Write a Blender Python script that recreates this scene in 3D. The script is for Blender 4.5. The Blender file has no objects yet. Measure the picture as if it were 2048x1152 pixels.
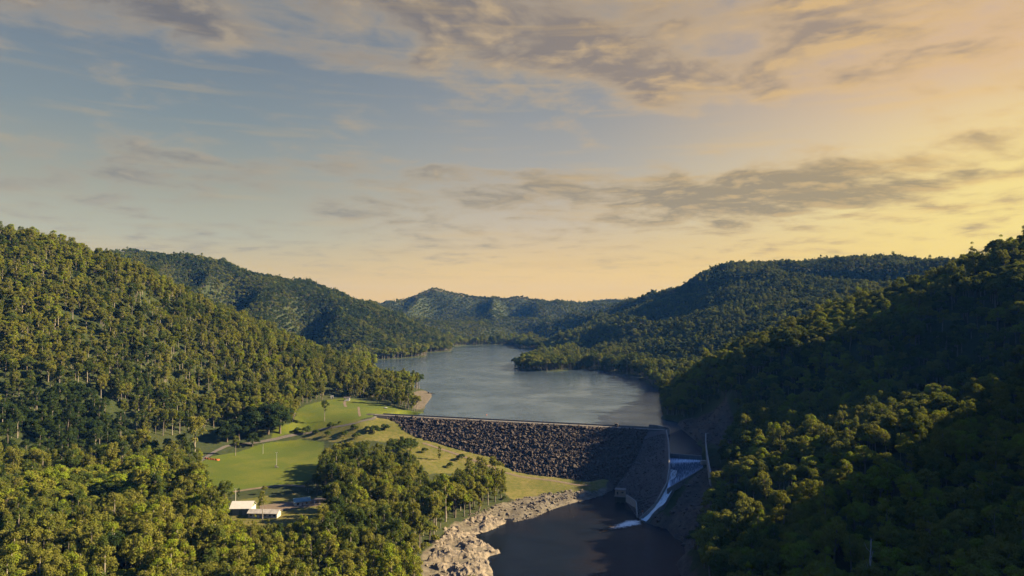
import bpy, math, random
import numpy as np
from mathutils import Vector, Matrix

random.seed(7)
RNG = np.random.default_rng(11)
SC = bpy.context.scene
COL = SC.collection
R = math.radians

# ------------------------------------------------------------------ camera
F = 1365.0            # focal length in pixels of the 2048 x 1152 photograph
CAM = np.array([0.0, 0.0, 127.0])
PITCH = math.atan(44.0 / F)
cd = bpy.data.cameras.new('camera')
cd.sensor_width = 36.0
cd.lens = 36.0 * F / 2048.0
cd.clip_start = 1.0
cd.clip_end = 30000.0
cam = bpy.data.objects.new('camera', cd)
COL.objects.link(cam)
cam.location = CAM
cam.rotation_euler = (R(90) + PITCH, 0, 0)
SC.camera = cam
CP, SP = math.cos(PITCH), math.sin(PITCH)

# ------------------------------------------------------------------ light
SUN_AZ, SUN_EL = R(83), R(28)          # azimuth clockwise from +Y (the view direction)
SUN_DIR = np.array([math.sin(SUN_AZ) * math.cos(SUN_EL), math.cos(SUN_AZ) * math.cos(SUN_EL), math.sin(SUN_EL)])
ld = bpy.data.lights.new('sun', 'SUN')
ld.energy = 5.0
ld.angle = R(0.6)
ld.color = (1.0, 0.81, 0.50)
sun = bpy.data.objects.new('sun', ld)
COL.objects.link(sun)
sun.rotation_euler = Vector(SUN_DIR).to_track_quat('Z', 'Y').to_euler()
SC.view_settings.view_transform = 'Standard'
SC.view_settings.look = 'None'
SC.view_settings.gamma = 1.0
SC.view_settings.exposure = 2.3
SC.cycles.max_bounces = 5
SC.cycles.diffuse_bounces = 2
SC.cycles.glossy_bounces = 2
SC.cycles.transmission_bounces = 3
SC.cycles.volume_bounces = 0
SC.cycles.transparent_max_bounces = 4


class NT:
    """small helper for building node trees"""
    def __init__(self, tree):
        self.t = tree
        tree.nodes.clear()

    def n(self, typ, **kw):
        nd = self.t.nodes.new(typ)
        for k, v in kw.items():
            setattr(nd, k, v)
        return nd

    def link(self, a, b):
        self.t.links.new(a, b)

    def put(self, sock, v):
        if hasattr(v, 'is_output'):
            self.link(v, sock)
        elif isinstance(v, (tuple, list)) and len(v) == 3 and sock.type == 'RGBA':
            sock.default_value = (*v, 1)
        else:
            sock.default_value = v

    def m(self, op, a, b=0.0, c=None, clamp=False):
        nd = self.n('ShaderNodeMath', operation=op, use_clamp=clamp)
        self.put(nd.inputs[0], a)
        self.put(nd.inputs[1], b)
        if c is not None:
            self.put(nd.inputs[2], c)
        return nd.outputs[0]

    def vm(self, op, a, b=(0, 0, 0)):
        nd = self.n('ShaderNodeVectorMath', operation=op)
        self.put(nd.inputs[0], a)
        self.put(nd.inputs[1], b)
        return nd.outputs[0]

    def mix(self, f, a, b, mode='MIX'):
        nd = self.n('ShaderNodeMix', data_type='RGBA', blend_type=mode)
        self.put(nd.inputs[0], f)
        self.put(nd.inputs[6], a)
        self.put(nd.inputs[7], b)
        return nd.outputs[2]

    def ss(self, x, lo, hi, to0=0.0, to1=1.0):
        nd = self.n('ShaderNodeMapRange', interpolation_type='SMOOTHSTEP')
        self.put(nd.inputs[0], x)
        nd.inputs[1].default_value = lo
        nd.inputs[2].default_value = hi
        nd.inputs[3].default_value = to0
        nd.inputs[4].default_value = to1
        return nd.outputs[0]

    def ramp(self, x, stops, interp='LINEAR'):
        nd = self.n('ShaderNodeValToRGB')
        cr = nd.color_ramp
        cr.interpolation = interp
        while len(cr.elements) < len(stops):
            cr.elements.new(0.5)
        for e, (p, c) in zip(cr.elements, stops):
            e.position = p
            e.color = (*c, 1)
        self.put(nd.inputs[0], x)
        return nd.outputs[0]

    def noise(self, vec, scale, detail=3.0, rough=0.5, dist=0.0, dim='3D'):
        nd = self.n('ShaderNodeTexNoise', noise_dimensions=dim)
        if vec is not None:
            self.put(nd.inputs['Vector'], vec)
        nd.inputs['Scale'].default_value = scale
        nd.inputs['Detail'].default_value = detail
        nd.inputs['Roughness'].default_value = rough
        nd.inputs['Distortion'].default_value = dist
        return nd.outputs[0]

    def comb(self, x, y, z=0.0):
        nd = self.n('ShaderNodeCombineXYZ')
        self.put(nd.inputs[0], x)
        self.put(nd.inputs[1], y)
        self.put(nd.inputs[2], z)
        return nd.outputs[0]


def srgb(r, g, b):
    return tuple((c / 255 / 12.92) if c <= 10 else ((c / 255 + 0.055) / 1.055) ** 2.4 for c in (r, g, b))


HAZE_DENSITY = 0.000019
ALB = 0.70
sc_ = lambda c: tuple(v * ALB for v in c)

EXPO = 2 ** SC.view_settings.exposure


def sk(r, g, b):
    return tuple(c / EXPO for c in srgb(r, g, b))


# ------------------------------------------------------------------ sky (world)
world = bpy.data.worlds.new('World')
SC.world = world
world.use_nodes = True
W = NT(world.node_tree)
tc = W.n('ShaderNodeTexCoord')
sep = W.n('ShaderNodeSeparateXYZ')
W.link(tc.outputs['Generated'], sep.inputs[0])
X, Y, Z = sep.outputs
az = W.m('ARCTAN2', X, Y)                                   # 0 ahead, + to the right
el = W.m('ARCSINE', Z)
# clear-sky colour: three elevation ramps blended round the compass
e01 = W.m('DIVIDE', el, 0.5, clamp=True)
left = W.ramp(e01, [(0.0, sk(240, 194, 104)), (0.07, sk(228, 192, 122)), (0.20, sk(186, 182, 156)), (0.33, sk(164, 164, 146)),
                    (0.5, sk(134, 146, 148)), (0.68, sk(118, 131, 142)), (1.0, sk(112, 122, 132))])
mid = W.ramp(e01, [(0.0, sk(250, 200, 100)), (0.10, sk(244, 204, 126)), (0.25, sk(206, 188, 158)), (0.42, sk(172, 168, 158)),
                   (0.6, sk(146, 150, 152)), (0.8, sk(128, 134, 142)), (1.0, sk(120, 126, 136))])
right = W.ramp(e01, [(0.0, sk(255, 202, 84)), (0.12, sk(254, 214, 104)), (0.26, sk(248, 222, 146)), (0.42, sk(240, 210, 156)),
                     (0.6, sk(222, 186, 146)), (0.8, sk(206, 178, 150)), (1.0, sk(180, 166, 152))])
sky = W.mix(W.ss(az, -0.45, 0.08), left, mid)
sky = W.mix(W.ss(az, 0.02, 0.66), sky, right)
# glow where the sun has gone down behind the right-hand ranges of the sky
gx = W.m('SUBTRACT', az, 0.74)
gy = W.m('SUBTRACT', el, 0.12)
gd = W.m('SQRT', W.m('ADD', W.m('MULTIPLY', gx, gx), W.m('MULTIPLY', W.m('MULTIPLY', gy, gy), 4.0)))
glow = W.ss(gd, 0.42, 0.0)
sky = W.mix(W.m('MULTIPLY', glow, 0.70), sky, sk(255, 228, 118))
# behind the camera the evening sky is a deep plain blue
back = W.ramp(W.m('DIVIDE', el, 1.4, clamp=True), [(0.0, (0.05, 0.075, 0.125)), (0.3, (0.026, 0.064, 0.165)), (1.0, (0.014, 0.050, 0.18))])
ahead = W.m('COSINE', az)
sky = W.mix(W.m('MULTIPLY', W.ss(ahead, 0.55, -0.25), 1.0), sky, back)
sky = W.mix(W.ss(el, 0.44, 0.80), sky, back)
# cloud deck, laid out on a flat layer overhead
zz = W.m('ADD', W.m('MAXIMUM', Z, 0.0), 0.10)
px_ = W.m('DIVIDE', X, zz)
py_ = W.m('DIVIDE', Y, zz)
P1 = W.comb(px_, py_, 0.0)
warp = W.noise(P1, 1.1, 3.0, 0.5)
P1w = W.comb(W.m('ADD', px_, W.m('MULTIPLY', warp, 0.5)), W.m('ADD', py_, W.m('MULTIPLY', warp, 0.3)), 3.7)
n_big = W.noise(P1w, 1.3, 2.0, 0.5)
n_a = W.noise(P1w, 4.4, 7.0, 0.54)
P1s = W.comb(W.m('ADD', W.m('ADD', px_, W.m('MULTIPLY', warp, 0.5)), 0.06), W.m('ADD', W.m('ADD', py_, W.m('MULTIPLY', warp, 0.3)), 0.06), 3.7)
n_b = W.noise(P1s, 4.4, 5.0, 0.54)


def blob(a0, e0, sa, se, amp, tilt=0.0):
    dx = W.m('DIVIDE', W.m('SUBTRACT', az, a0), sa)
    ee = W.m('SUBTRACT', W.m('SUBTRACT', el, e0), W.m('MULTIPLY', W.m('SUBTRACT', az, a0), tilt))
    dy = W.m('DIVIDE', ee, se)
    q = W.m('ADD', W.m('MULTIPLY', dx, dx), W.m('MULTIPLY', dy, dy))
    return W.m('MULTIPLY', W.m('EXPONENT', W.m('MULTIPLY', q, -1.0)), amp)


cover = blob(-0.30, 0.455, 0.60, 0.085, 0.34)
for args in [(-0.50, 0.40, 0.22, 0.045, 0.22), (0.02, 0.395, 0.22, 0.065, 0.30, -0.10), (0.14, 0.345, 0.12, 0.035, 0.22, -0.2), (0.42, 0.40, 0.34, 0.07, 0.24),
             (0.48, 0.33, 0.22, 0.06, 0.20), (0.28, 0.30, 0.14, 0.03, 0.10), (-0.40, 0.365, 0.22, 0.030, 0.20), (-0.18, 0.345, 0.18, 0.020, 0.20), (-0.08, 0.32, 0.14, 0.02, 0.16), (-0.24, 0.20, 0.2, 0.02, 0.14),
             (-0.20, 0.25, 0.5, 0.05, -0.20), (-0.46, 0.185, 0.30, 0.030, 0.17), (0.16, 0.165, 0.34, 0.026, 0.26),
             (0.40, 0.160, 0.24, 0.042, 0.42), (0.10, 0.215, 0.25, 0.016, 0.10), (0.30, 0.05, 0.3, 0.03, -0.05),
             (0.45, 0.24, 0.25, 0.03, -0.16)]:
    cover = W.m('ADD', cover, blob(*args))
dens = W.m('ADD', W.m('ADD', W.m('MULTIPLY', n_a, 1.15), W.m('MULTIPLY', n_big, 0.55)), W.m('SUBTRACT', W.m('MULTIPLY', cover, 0.80), 0.21))
c_alpha = W.ss(dens, 0.58, 1.00)
thick = W.ss(dens, 0.72, 1.02)
lit = W.m('MULTIPLY', W.m('SUBTRACT', n_a, n_b), 6.0, clamp=True)
toward = W.ss(az, -0.5, 0.65)
edge_c = W.mix(toward, sk(184, 166, 138), sk(236, 194, 124))
core_c = W.mix(toward, sk(118, 114, 114), sk(166, 144, 120))
low_core = W.mix(toward, sk(142, 138, 128), sk(158, 136, 96))
core_c = W.mix(W.ss(el, 0.30, 0.18), core_c, low_core)
edge_c = W.mix(W.ss(el, 0.26, 0.17), edge_c, W.mix(toward, sk(172, 160, 138), sk(214, 178, 112)))
cloud_c = W.mix(W.m('MULTIPLY', thick, W.m('SUBTRACT', 1.0, W.m('MULTIPLY', lit, 0.8))), edge_c, core_c)
in_front = W.ss(ahead, -0.1, 0.4)
c_amt = W.m('MULTIPLY', W.m('MULTIPLY', c_alpha, in_front), W.ss(el, 0.02, 0.10))
sky = W.mix(W.m('MULTIPLY', c_amt, 0.88), sky, cloud_c)
# fine streaks low over the hills
streak = W.noise(W.comb(W.m('MULTIPLY', az, 3.0), W.m('MULTIPLY', el, 42.0), 1.3), 1.6, 5.0, 0.55)
sky = W.mix(W.m('MULTIPLY', W.ss(streak, 0.5, 0.75), W.m('MULTIPLY', in_front, 0.28)), sky, W.mix(toward, sk(196, 172, 128), sk(244, 196, 104)))
nish = W.n('ShaderNodeTexSky', sky_type='NISHITA')
nish.sun_disc = False
nish.sun_elevation = SUN_EL
nish.sun_rotation = SUN_AZ
nish.altitude = 300
ns = W.n('ShaderNodeVectorMath', operation='SCALE')
W.link(nish.outputs[0], ns.inputs[0])
ns.inputs['Scale'].default_value = 0.10
bgA = W.n('ShaderNodeBackground')
bgB = W.n('ShaderNodeBackground')
W.link(sky, bgA.inputs[0])
bgA.inputs[1].default_value = 0.92
W.link(nish.outputs[0], bgB.inputs[0])
bgB.inputs[1].default_value = 0.0015
add = W.n('ShaderNodeAddShader')
W.link(bgA.outputs[0], add.inputs[0])
W.link(bgB.outputs[0], add.inputs[1])
wo = W.n('ShaderNodeOutputWorld')
W.link(add.outputs[0], wo.inputs[0])
world.cycles.sampling_method = 'MANUAL'
world.cycles.sample_map_resolution = 512


# ------------------------------------------------------------------ picture <-> place
def ray(u, v):
    dx, dy, dz = (u - 1024.0), (576.0 - v), F
    return np.array([dx, dz * CP - dy * SP, dz * SP + dy * CP]) / F


def at_z(u, v, z):
    d = ray(u, v)
    t = (z - CAM[2]) / d[2]
    return CAM + d * t


def at_d(u, v, dist):
    d = ray(u, v)
    return CAM + d * (dist / d[1])


def project(x, y, z):
    zz = np.asarray(z) - CAM[2]
    dep = y * CP + zz * SP
    up = -y * SP + zz * CP
    return 1024 + F * x / dep, 576 - F * up / dep, dep


# ------------------------------------------------------------------ noise
def _hash(ix, iy, seed):
    h = (ix.astype(np.int64) * 374761393 + iy.astype(np.int64) * 668265263 + seed * 1442695041) & 0xffffffff
    h = ((h ^ (h >> 13)) * 1274126177) & 0xffffffff
    return ((h ^ (h >> 16)) & 0xffff) / 65535.0


def vnoise(x, y, seed=0):
    ix, iy = np.floor(x), np.floor(y)
    fx, fy = x - ix, y - iy
    fx = fx * fx * fx * (fx * (fx * 6 - 15) + 10)
    fy = fy * fy * fy * (fy * (fy * 6 - 15) + 10)
    a, b = _hash(ix, iy, seed), _hash(ix + 1, iy, seed)
    c, d = _hash(ix, iy + 1, seed), _hash(ix + 1, iy + 1, seed)
    return (a * (1 - fx) + b * fx) * (1 - fy) + (c * (1 - fx) + d * fx) * fy


def fbm(x, y, seed=0, oct=4):
    s, a, t = 0.0, 1.0, 0.0
    for o in range(oct):
        s = s + a * vnoise(x, y, seed + o * 17)
        t += a
        a *= 0.5
        x, y = x * 2.03 + 3.1, y * 2.03 + 7.7
    return s / t


def sstep(x, lo, hi):
    t = np.clip((x - lo) / (hi - lo), 0, 1)
    return t * t * (3 - 2 * t)


def poly_sd(x, y, poly):
    """signed distance to a polygon, positive outside"""
    x, y = np.asarray(x, float), np.asarray(y, float)
    best = np.full(x.shape, 1e18)
    inside = np.zeros(x.shape, bool)
    n = len(poly)
    for i in range(n):
        x0, y0 = poly[i]
        x1, y1 = poly[(i + 1) % n]
        ex, ey = x1 - x0, y1 - y0
        t = np.clip(((x - x0) * ex + (y - y0) * ey) / (ex * ex + ey * ey + 1e-12), 0, 1)
        best = np.minimum(best, (x - x0 - t * ex) ** 2 + (y - y0 - t * ey) ** 2)
        if y1 != y0:
            c = ((y0 > y) != (y1 > y)) & (x < ex * (y - y0) / (y1 - y0) + x0)
            inside ^= c
    d = np.sqrt(best)
    return np.where(inside, -d, d)


def line_d(x, y, pts):
    best = np.full(np.shape(x), 1e18)
    for (x0, y0), (x1, y1) in zip(pts[:-1], pts[1:]):
        ex, ey = x1 - x0, y1 - y0
        t = np.clip(((x - x0) * ex + (y - y0) * ey) / (ex * ex + ey * ey + 1e-12), 0, 1)
        best = np.minimum(best, (x - x0 - t * ex) ** 2 + (y - y0 - t * ey) ** 2)
    return np.sqrt(best)


# ------------------------------------------------------------------ dam geometry
LAKE_Z, POOL_Z, CREST_Z = 0.0, -36.0, 7.0
DL = at_z(752, 829, CREST_Z)[:2]
DR = at_z(1331, 859, CREST_Z)[:2]
DLEN = float(np.hypot(*(DR - DL)))
DT = (DR - DL) / DLEN                      # along the crest, left to right
DN = np.array([DT[1], -DT[0]])             # downstream, towards the camera
if DN[1] > 0:
    DN = -DN
HALF_W = 4.6
SLOPE_DN, SLOPE_UP = 1.72, 1.4


def dam_sd(x, y):
    rx, ry = x - DL[0], y - DL[1]
    return rx * DT[0] + ry * DT[1], rx * DN[0] + ry * DN[1]


def face_pt(u, v):
    """point of the downstream face seen at a pixel"""
    d = ray(u, v)
    # z = CREST - (dn - HALF_W)/SLOPE ; dn = (c + t*d - DL).DN
    c0 = (CAM[0] - DL[0]) * DN[0] + (CAM[1] - DL[1]) * DN[1]
    k = d[0] * DN[0] + d[1] * DN[1]
    t = (CREST_Z - (c0 - HALF_W) / SLOPE_DN - CAM[2]) / (d[2] + k / SLOPE_DN)
    return CAM + d * t


# ------------------------------------------------------------------ shorelines
def pz(pts, z):
    return [tuple(at_z(u, v, z)[:2]) for u, v in pts]


lake_px = [(864, 787), (840, 777), (790, 770), (745, 752), (718, 735), (733, 720), (790, 718), (850, 714), (854, 710),
           (840, 706), (870, 705), (902, 703), (905, 699), (893, 695), (935, 691), (985, 689.5), (1028, 688.5), (1032, 692), (1040, 697),
           (1130, 703), (1138, 708), (1100, 713), (1070, 722), (1045, 731), (1026, 738), (1060, 742), (1114, 743), (1165, 738), (1215, 742), (1278, 753), (1298, 770),
           (1320, 781), (1319, 800), (1326, 826), (1332, 842)]
LAKE = pz(lake_px, LAKE_Z) + [(188, 772), (184, 735), (158, 700), (150, 692)]
LAKE += [(-120, 778), (-128, 800)] + pz([(846, 826), (850, 812), (862, 796)], LAKE_Z)
CHANNEL = pz([(1326, 838), (1347, 842)], 0) + [(188, 770)] + pz([(1349, 848), (1372, 866), (1396, 886), (1404, 896), (1403, 911), (1337, 906), (1335.5, 870), (1332, 858)], 0) + [(160, 720)]
pool_px = [(1232, 975), (1200, 992), (1150, 1005), (1100, 1020), (1062, 1037), (1030, 1044), (1016, 1034), (1004, 1036), (1009, 1045), (985, 1058), (955, 1067),
           (938, 1072), (965, 1088), (988, 1100), (1001, 1106), (976, 1111), (974, 1130), (986, 1152), (1000, 1220), (1010, 1320)]
pool_r = [(1430, 1320), (1390, 1220), (1368, 1152), (1354, 1128), (1376, 1104), (1366, 1084), (1332, 1056), (1288, 1046), (1276, 1036), (1258, 1012)]
POOL = pz(pool_px, POOL_Z) + [(-5, 150), (0, -150), (110, -150), (105, 150)] + pz(pool_r, POOL_Z)

RIGHT_PX = [(1331, 861, 6.6), (1335, 880, 4.8), (1336.5, 905, 2.2), (1337, 935, -4), (1332, 966, -12), (1313, 1001, -22.5), (1293, 1023, -31), (1277, 1037, -35.6)]
CHUTE = np.array([at_z(*q) for q in RIGHT_PX])
LIP_PX = [(1335, 977, -14.6), (1348, 969, -12.6), (1362, 961, -10.6), (1392, 944, -7.2), (1406, 934, -5.4)]
LIPW = np.array([at_z(*q) for q in LIP_PX])


def carve(x, y, z):
    """sink the ground under the spillway apron and chute"""
    near = (x > 80) & (x < 185) & (y > 505) & (y < 700)
    if not near.any():
        return z
    z = z.copy()
    a, b = x[near], y[near]
    zz = z[near]
    best = np.full(a.shape, 1e9)
    zc = np.zeros(a.shape)
    c = CHUTE[2:]
    for p, q in zip(c[:-1], c[1:]):
        e = q - p
        t = np.clip(((a - p[0]) * e[0] + (b - p[1]) * e[1]) / (e[0] ** 2 + e[1] ** 2), 0, 1)
        d = np.hypot(a - p[0] - t * e[0], b - p[1] - t * e[1])
        m = d < best
        best = np.where(m, d, best)
        zc = np.where(m, p[2] + t * e[2], zc)
    lim = zc - 7.0 + 1.0 * np.maximum(best - 11, 0)
    zz = np.where((best < 30), np.minimum(zz, lim), zz)
    poly = [tuple(CHUTE[2][:2])] + [tuple(p[:2]) for p in LIPW] + [(166, 600)]
    sd = poly_sd(a, b, poly)
    zz = np.where(sd < 0, np.minimum(zz, -8.0 - 10 * np.clip((150 - a) / 26, 0, 1)), np.minimum(zz, np.where(sd < 4, -4.6 - 8 * np.clip((150 - a) / 26, 0, 1), 1e9)))
    lc = [face_pt(u, v) for u, v in [(1292, 864), (1284, 892), (1272, 920), (1252, 950), (1232, 972)]]
    ab = [tuple(p[:2]) for p in lc] + [tuple(at_z(1240, 985, -36)[:2])] + [tuple(p[:2]) for p in CHUTE[::-1]]
    zz = np.where(poly_sd(a, b, ab) < -1.5, np.minimum(zz, -38.0), zz)
    z[near] = zz
    return z


# ------------------------------------------------------------------ terrain control points
CTRL = []
SKYLINES = []


def cw(*pts):
    CTRL.extend(pts)


def cs(pts, tree=18.0):       # skyline pixels: (u, v, distance); trees stand on top
    if len(pts) > 9 and pts[0][2] > 1200:
        SKYLINES.append([tuple(at_d(*q)[:2]) for q in pts])
    for u, v, d in pts:
        p = at_d(u, v, d)
        CTRL.append((p[0], p[1], p[2] - tree))


def cz(pts):                  # ground pixels with known height
    for u, v, z in pts:
        p = at_z(u, v, z)
        CTRL.append((p[0], p[1], z))


# left hill
cs([(-420, 450, 900), (-150, 440, 880), (0, 459, 860), (60, 470, 870), (110, 490, 880), (200, 506, 920), (300, 545, 980), (400, 598, 1060),
    (500, 638, 1180), (600, 674, 1360), (700, 700, 1620)])
cw((-1000, 620, 150), (-1100, 900, 240), (-760, 1150, 150), (-520, 1350, 90), (-480, 1600, 25))
cw((-420, 560, -4), (-520, 560, 30), (-380, 650, 0), (-440, 680, 45), (-560, 700, 112), (-420, 790, 72), (-355, 800, 18), (-330, 880, 40), (-330, 1000, 60),
   (-640, 560, 82), (-300, 1130, 32), (-300, 1250, 22), (-330, 1420, 12))
cw((-700, 300, 60), (-450, 300, 5), (-420, 420, -8), (-560, 430, 35))
# foreground left
cw((-273, 364, -14), (-180, 330, -16), (-350, 330, -10), (-120, 300, -18), (-60, 300, -28), (-95, 420, -22), (-300, 480, -14), (-200, 440, -18),
   (-45, 420, -33), (-70, 470, -27), (-100, 500, -21), (-25, 520, -33), (-400, 100, -5), (-200, 100, -18), (-70, 100, -30))
# field, houses and terraces
cz([(420, 978, -16), (520, 975, -17), (600, 965, -17), (550, 930, -16), (480, 930, -15), (430, 915, -14), (480, 893, -13), (560, 882, -12), (640, 880, -11),
    (620, 930, -16), (485, 1045, -18), (600, 1035, -18), (560, 1000, -18), (690, 1000, -19), (700, 940, -17),
    (600, 862, -6), (660, 856, -2), (720, 850, 3), (740, 836, 6.5), (760, 829, 6.5), (640, 826, 8), (600, 825, 7), (690, 801, 11), (660, 799, 11), (720, 812, 9), (770, 815, 8), (820, 824, 6),
    (700, 870, -6), (760, 862, -4), (780, 880, -9), (820, 905, -15), (870, 920, -19), (920, 930, -23), (960, 950, -27), (900, 1000, -25), (830, 950, -20), (800, 1000, -22), (1000, 1000, -31),
    (1080, 985, -33), (1150, 985, -33.5), (740, 900, -12), (845, 800, 2.0), (790, 800, 6), (760, 790, 9), (560, 845, 4)])
# toe of the dam
for u, v in [(801, 846), (817, 866), (876, 886), (934, 902), (993, 915), (1012, 935), (1051, 947), (1110, 953), (1169, 961), (1227, 972)]:
    p = face_pt(u, v)
    CTRL.append(tuple(p))
# valley under the dam and the lake bed
for s, d, z in [(90, 10, -12), (140, 20, -24), (200, 25, -34), (250, 30, -36), (300, 20, -20), (200, -40, -30), (120, -40, -20), (270, -40, -28)]:
    p = DL + DT * s + DN * d
    CTRL.append((p[0], p[1], z))
# right bank: spillway surroundings, from the picture
cz([(1340, 980, -15), (1362, 962, -11), (1392, 946, -8), (1410, 935, -6), (1340, 1035, -33), (1380, 1070, -31), (1390, 1000, -20), (1410, 960, -11), (1440, 1130, -27)])
cw((172, 660, 4), (186, 700, 8), (200, 655, 9), (190, 600, 6), (180, 560, 1), (196, 740, 12), (216, 700, 36), (213, 790, 40), (226, 860, 40), (240, 650, 28), (230, 590, 22))
# right near hill
cs([(2048, 470, 700), (1980, 500, 720), (1900, 530, 760), (1820, 560, 820), (1750, 590, 880), (1650, 622, 950), (1550, 665, 1010), (1450, 703, 1060)])
cz([(1345, 772, 3)])
cw((620, 600, 176), (560, 540, 158), (520, 395, 240), (520, 300, 270), (600, 400, 290), (680, 480, 215), (720, 330, 240), (800, 700, 230), (760, 900, 190), (640, 1000, 120), (560, 1150, 60), (900, 300, 220), (900, 0, 200))  # unseen ridge beyond the right edge, raised to throw shade on lower slopes
cw((400, 860, 110), (340, 845, 91), (280, 832, 70), (232, 822, 46), (390, 725, 114), (440, 738, 133), (323, 706, 93), (360, 780, 104), (300, 760, 83), (276, 707, 77), (242, 702, 58), (262, 775, 65), (330, 640, 84), (430, 640, 140), (440, 598, 140), (260, 930, 26), (330, 930, 62), (300, 980, 36), (390, 940, 88))
# nearer spur
cw((150, 492, -6), (200, 490, 14), (250, 478, 34), (330, 455, 56), (410, 440, 90), (250, 560, 22), (330, 560, 58), (420, 545, 108), (500, 500, 140))
cw((130, 420, -18), (150, 330, -2), (210, 275, 20), (256, 400, 34), (300, 395, 46), (130, 250, -12), (200, 150, 10), (330, 250, 106), (420, 300, 174), (400, 370, 122), (300, 100, 90), (300, 180, 78))  # outer points out of view are raised to shade the lower right
# right far range
cs([(1150, 662, 2200), (1200, 646, 2230), (1250, 623, 2260), (1300, 608, 2280), (1350, 591, 2280), (1400, 546, 2260), (1450, 527, 2230), (1530, 524, 2200),
    (1620, 525, 2160), (1700, 514, 2120), (1800, 512, 2060), (1870, 524, 2000), (1990, 520, 1950), (2250, 500, 1850)], 15)
cs([(1500, 650, 1420), (1400, 684, 1430), (1300, 712, 1500), (1600, 632, 1380), (1720, 600, 1350), (1450, 620, 1640), (1380, 640, 1700), (1280, 680, 1760), (1560, 590, 1700), (1660, 575, 1640), (1480, 580, 1850)], 15)
cw((230, 1480, 5), (120, 1460, 3), (330, 1330, 10), (420, 1250, 26), (300, 1180, 12), (420, 1120, 40), (420, 2750, 160), (200, 2850, 90))
# second range on the left
cs([(180, 512, 2050), (280, 517, 2080), (340, 511, 2120), (390, 512, 2150), (480, 538, 2200), (560, 562, 2230), (620, 577, 2250), (700, 598, 2260), (780, 624, 2300), (860, 655, 2340), (930, 680, 2400)], 15)
cs([(500, 635, 1800), (620, 655, 1880), (720, 672, 1900), (800, 690, 1950), (600, 610, 2050), (700, 635, 2080), (450, 570, 2000)], 15)
cw((-380, 1800, 6), (-330, 1850, 4), (-200, 2080, 4), (-420, 1700, 8), (-1500, 2300, 330), (-1600, 1600, 260), (-700, 2700, 200))
# far ranges
cs([(560, 600, 4400), (700, 612, 4200), (760, 614, 4000), (800, 606, 3950), (835, 590, 3900), (870, 575, 3900), (900, 584, 3900), (940, 592, 3950), (1000, 598, 4000), (1042, 592, 4000),
    (1080, 604, 4050), (1130, 613, 4150), (1160, 611, 4300), (1205, 601, 4600), (1260, 604, 4700), (1330, 600, 4700), (1450, 590, 4800)], 12)
cs([(850, 640, 3150), (890, 650, 3050), (960, 650, 3050), (1020, 655, 3000), (1090, 650, 3100), (1150, 640, 3300), (780, 640, 3300), (930, 625, 3400), (1040, 625, 3400)], 12)
cw((-60, 2650, 3), (-200, 2600, 10), (80, 2650, 8), (-2500, 4500, 300), (2500, 4500, 300), (0, 6500, 120), (-3500, 2000, 300), (3500, 2000, 300), (-2500, 6800, 200), (2500, 6800, 200), (3000, 0, 260), (-3000, 0, 260))
CTRL = np.array(CTRL, float)


def gully(x, y, spurs=True):
    """spurs and gullies of the higher ground (zero mean)"""
    wx = x + 90 * (fbm(x / 420, y / 420, 3, 2) - 0.5)
    wy = y + 90 * (fbm(x / 420, y / 420, 9, 2) - 0.5)
    far0 = sstep(y, 1150, 1500)
    r1n = 1 - np.abs(2 * vnoise(wx / 185, wy / 260, 21) - 1)
    r1f = 1 - np.abs(2 * vnoise((wx + 0.18 * wy) / 118, wy / 700, 25) - 1)
    r1ff = 1 - np.abs(2 * vnoise(wx / 190, wy / 1300, 27) - 1)
    ff = sstep(y, 2500, 3000)
    r1f = r1f * (1 - ff) + r1ff * ff
    r1 = r1n * (1 - far0) + r1f * far0
    r2 = 1 - np.abs(2 * vnoise(wx / 95, wy / 120, 33) - 1)
    far = sstep(y, 1150, 1700)
    crest = np.ones(np.shape(x))
    for sl in SKYLINES:
        crest = np.minimum(crest, sstep(line_d(x, y, sl), 40, 230))
    far = (1.0 if spurs else 0.0) * far * crest * (1 - ff + sstep(y, 2620, 3000) * ff)
    return (r1 - 0.5) * 9 + (r1 - 0.88) * (84 + 40 * ff) * far + (r2 - 0.5) * (5 + 9 * far) * (1 - ff) + (fbm(x / 60, y / 60, 5, 3) - 0.5) * 6


def gully_w(x, y):
    wgt = sstep(np.hypot(x + 150, y - 650), 250, 420)
    return wgt


def _rbf_k(ax, ay, bx, by):
    d2 = (ax[:, None] - bx[None]) ** 2 + (ay[:, None] - by[None]) ** 2
    return np.sqrt(d2 + 12.0 ** 2)


_rhs = CTRL[:, 2] - gully(CTRL[:, 0], CTRL[:, 1], False) * gully_w(CTRL[:, 0], CTRL[:, 1])
_K = _rbf_k(CTRL[:, 0], CTRL[:, 1], CTRL[:, 0], CTRL[:, 1])
_n = len(CTRL)
_A = np.zeros((_n + 1, _n + 1))
_A[:_n, :_n] = _K - np.eye(_n) * 2.5
_A[:_n, _n] = 1
_A[_n, :_n] = 1
_sol = np.linalg.lstsq(_A, np.append(_rhs, 0), rcond=None)[0]


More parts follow.
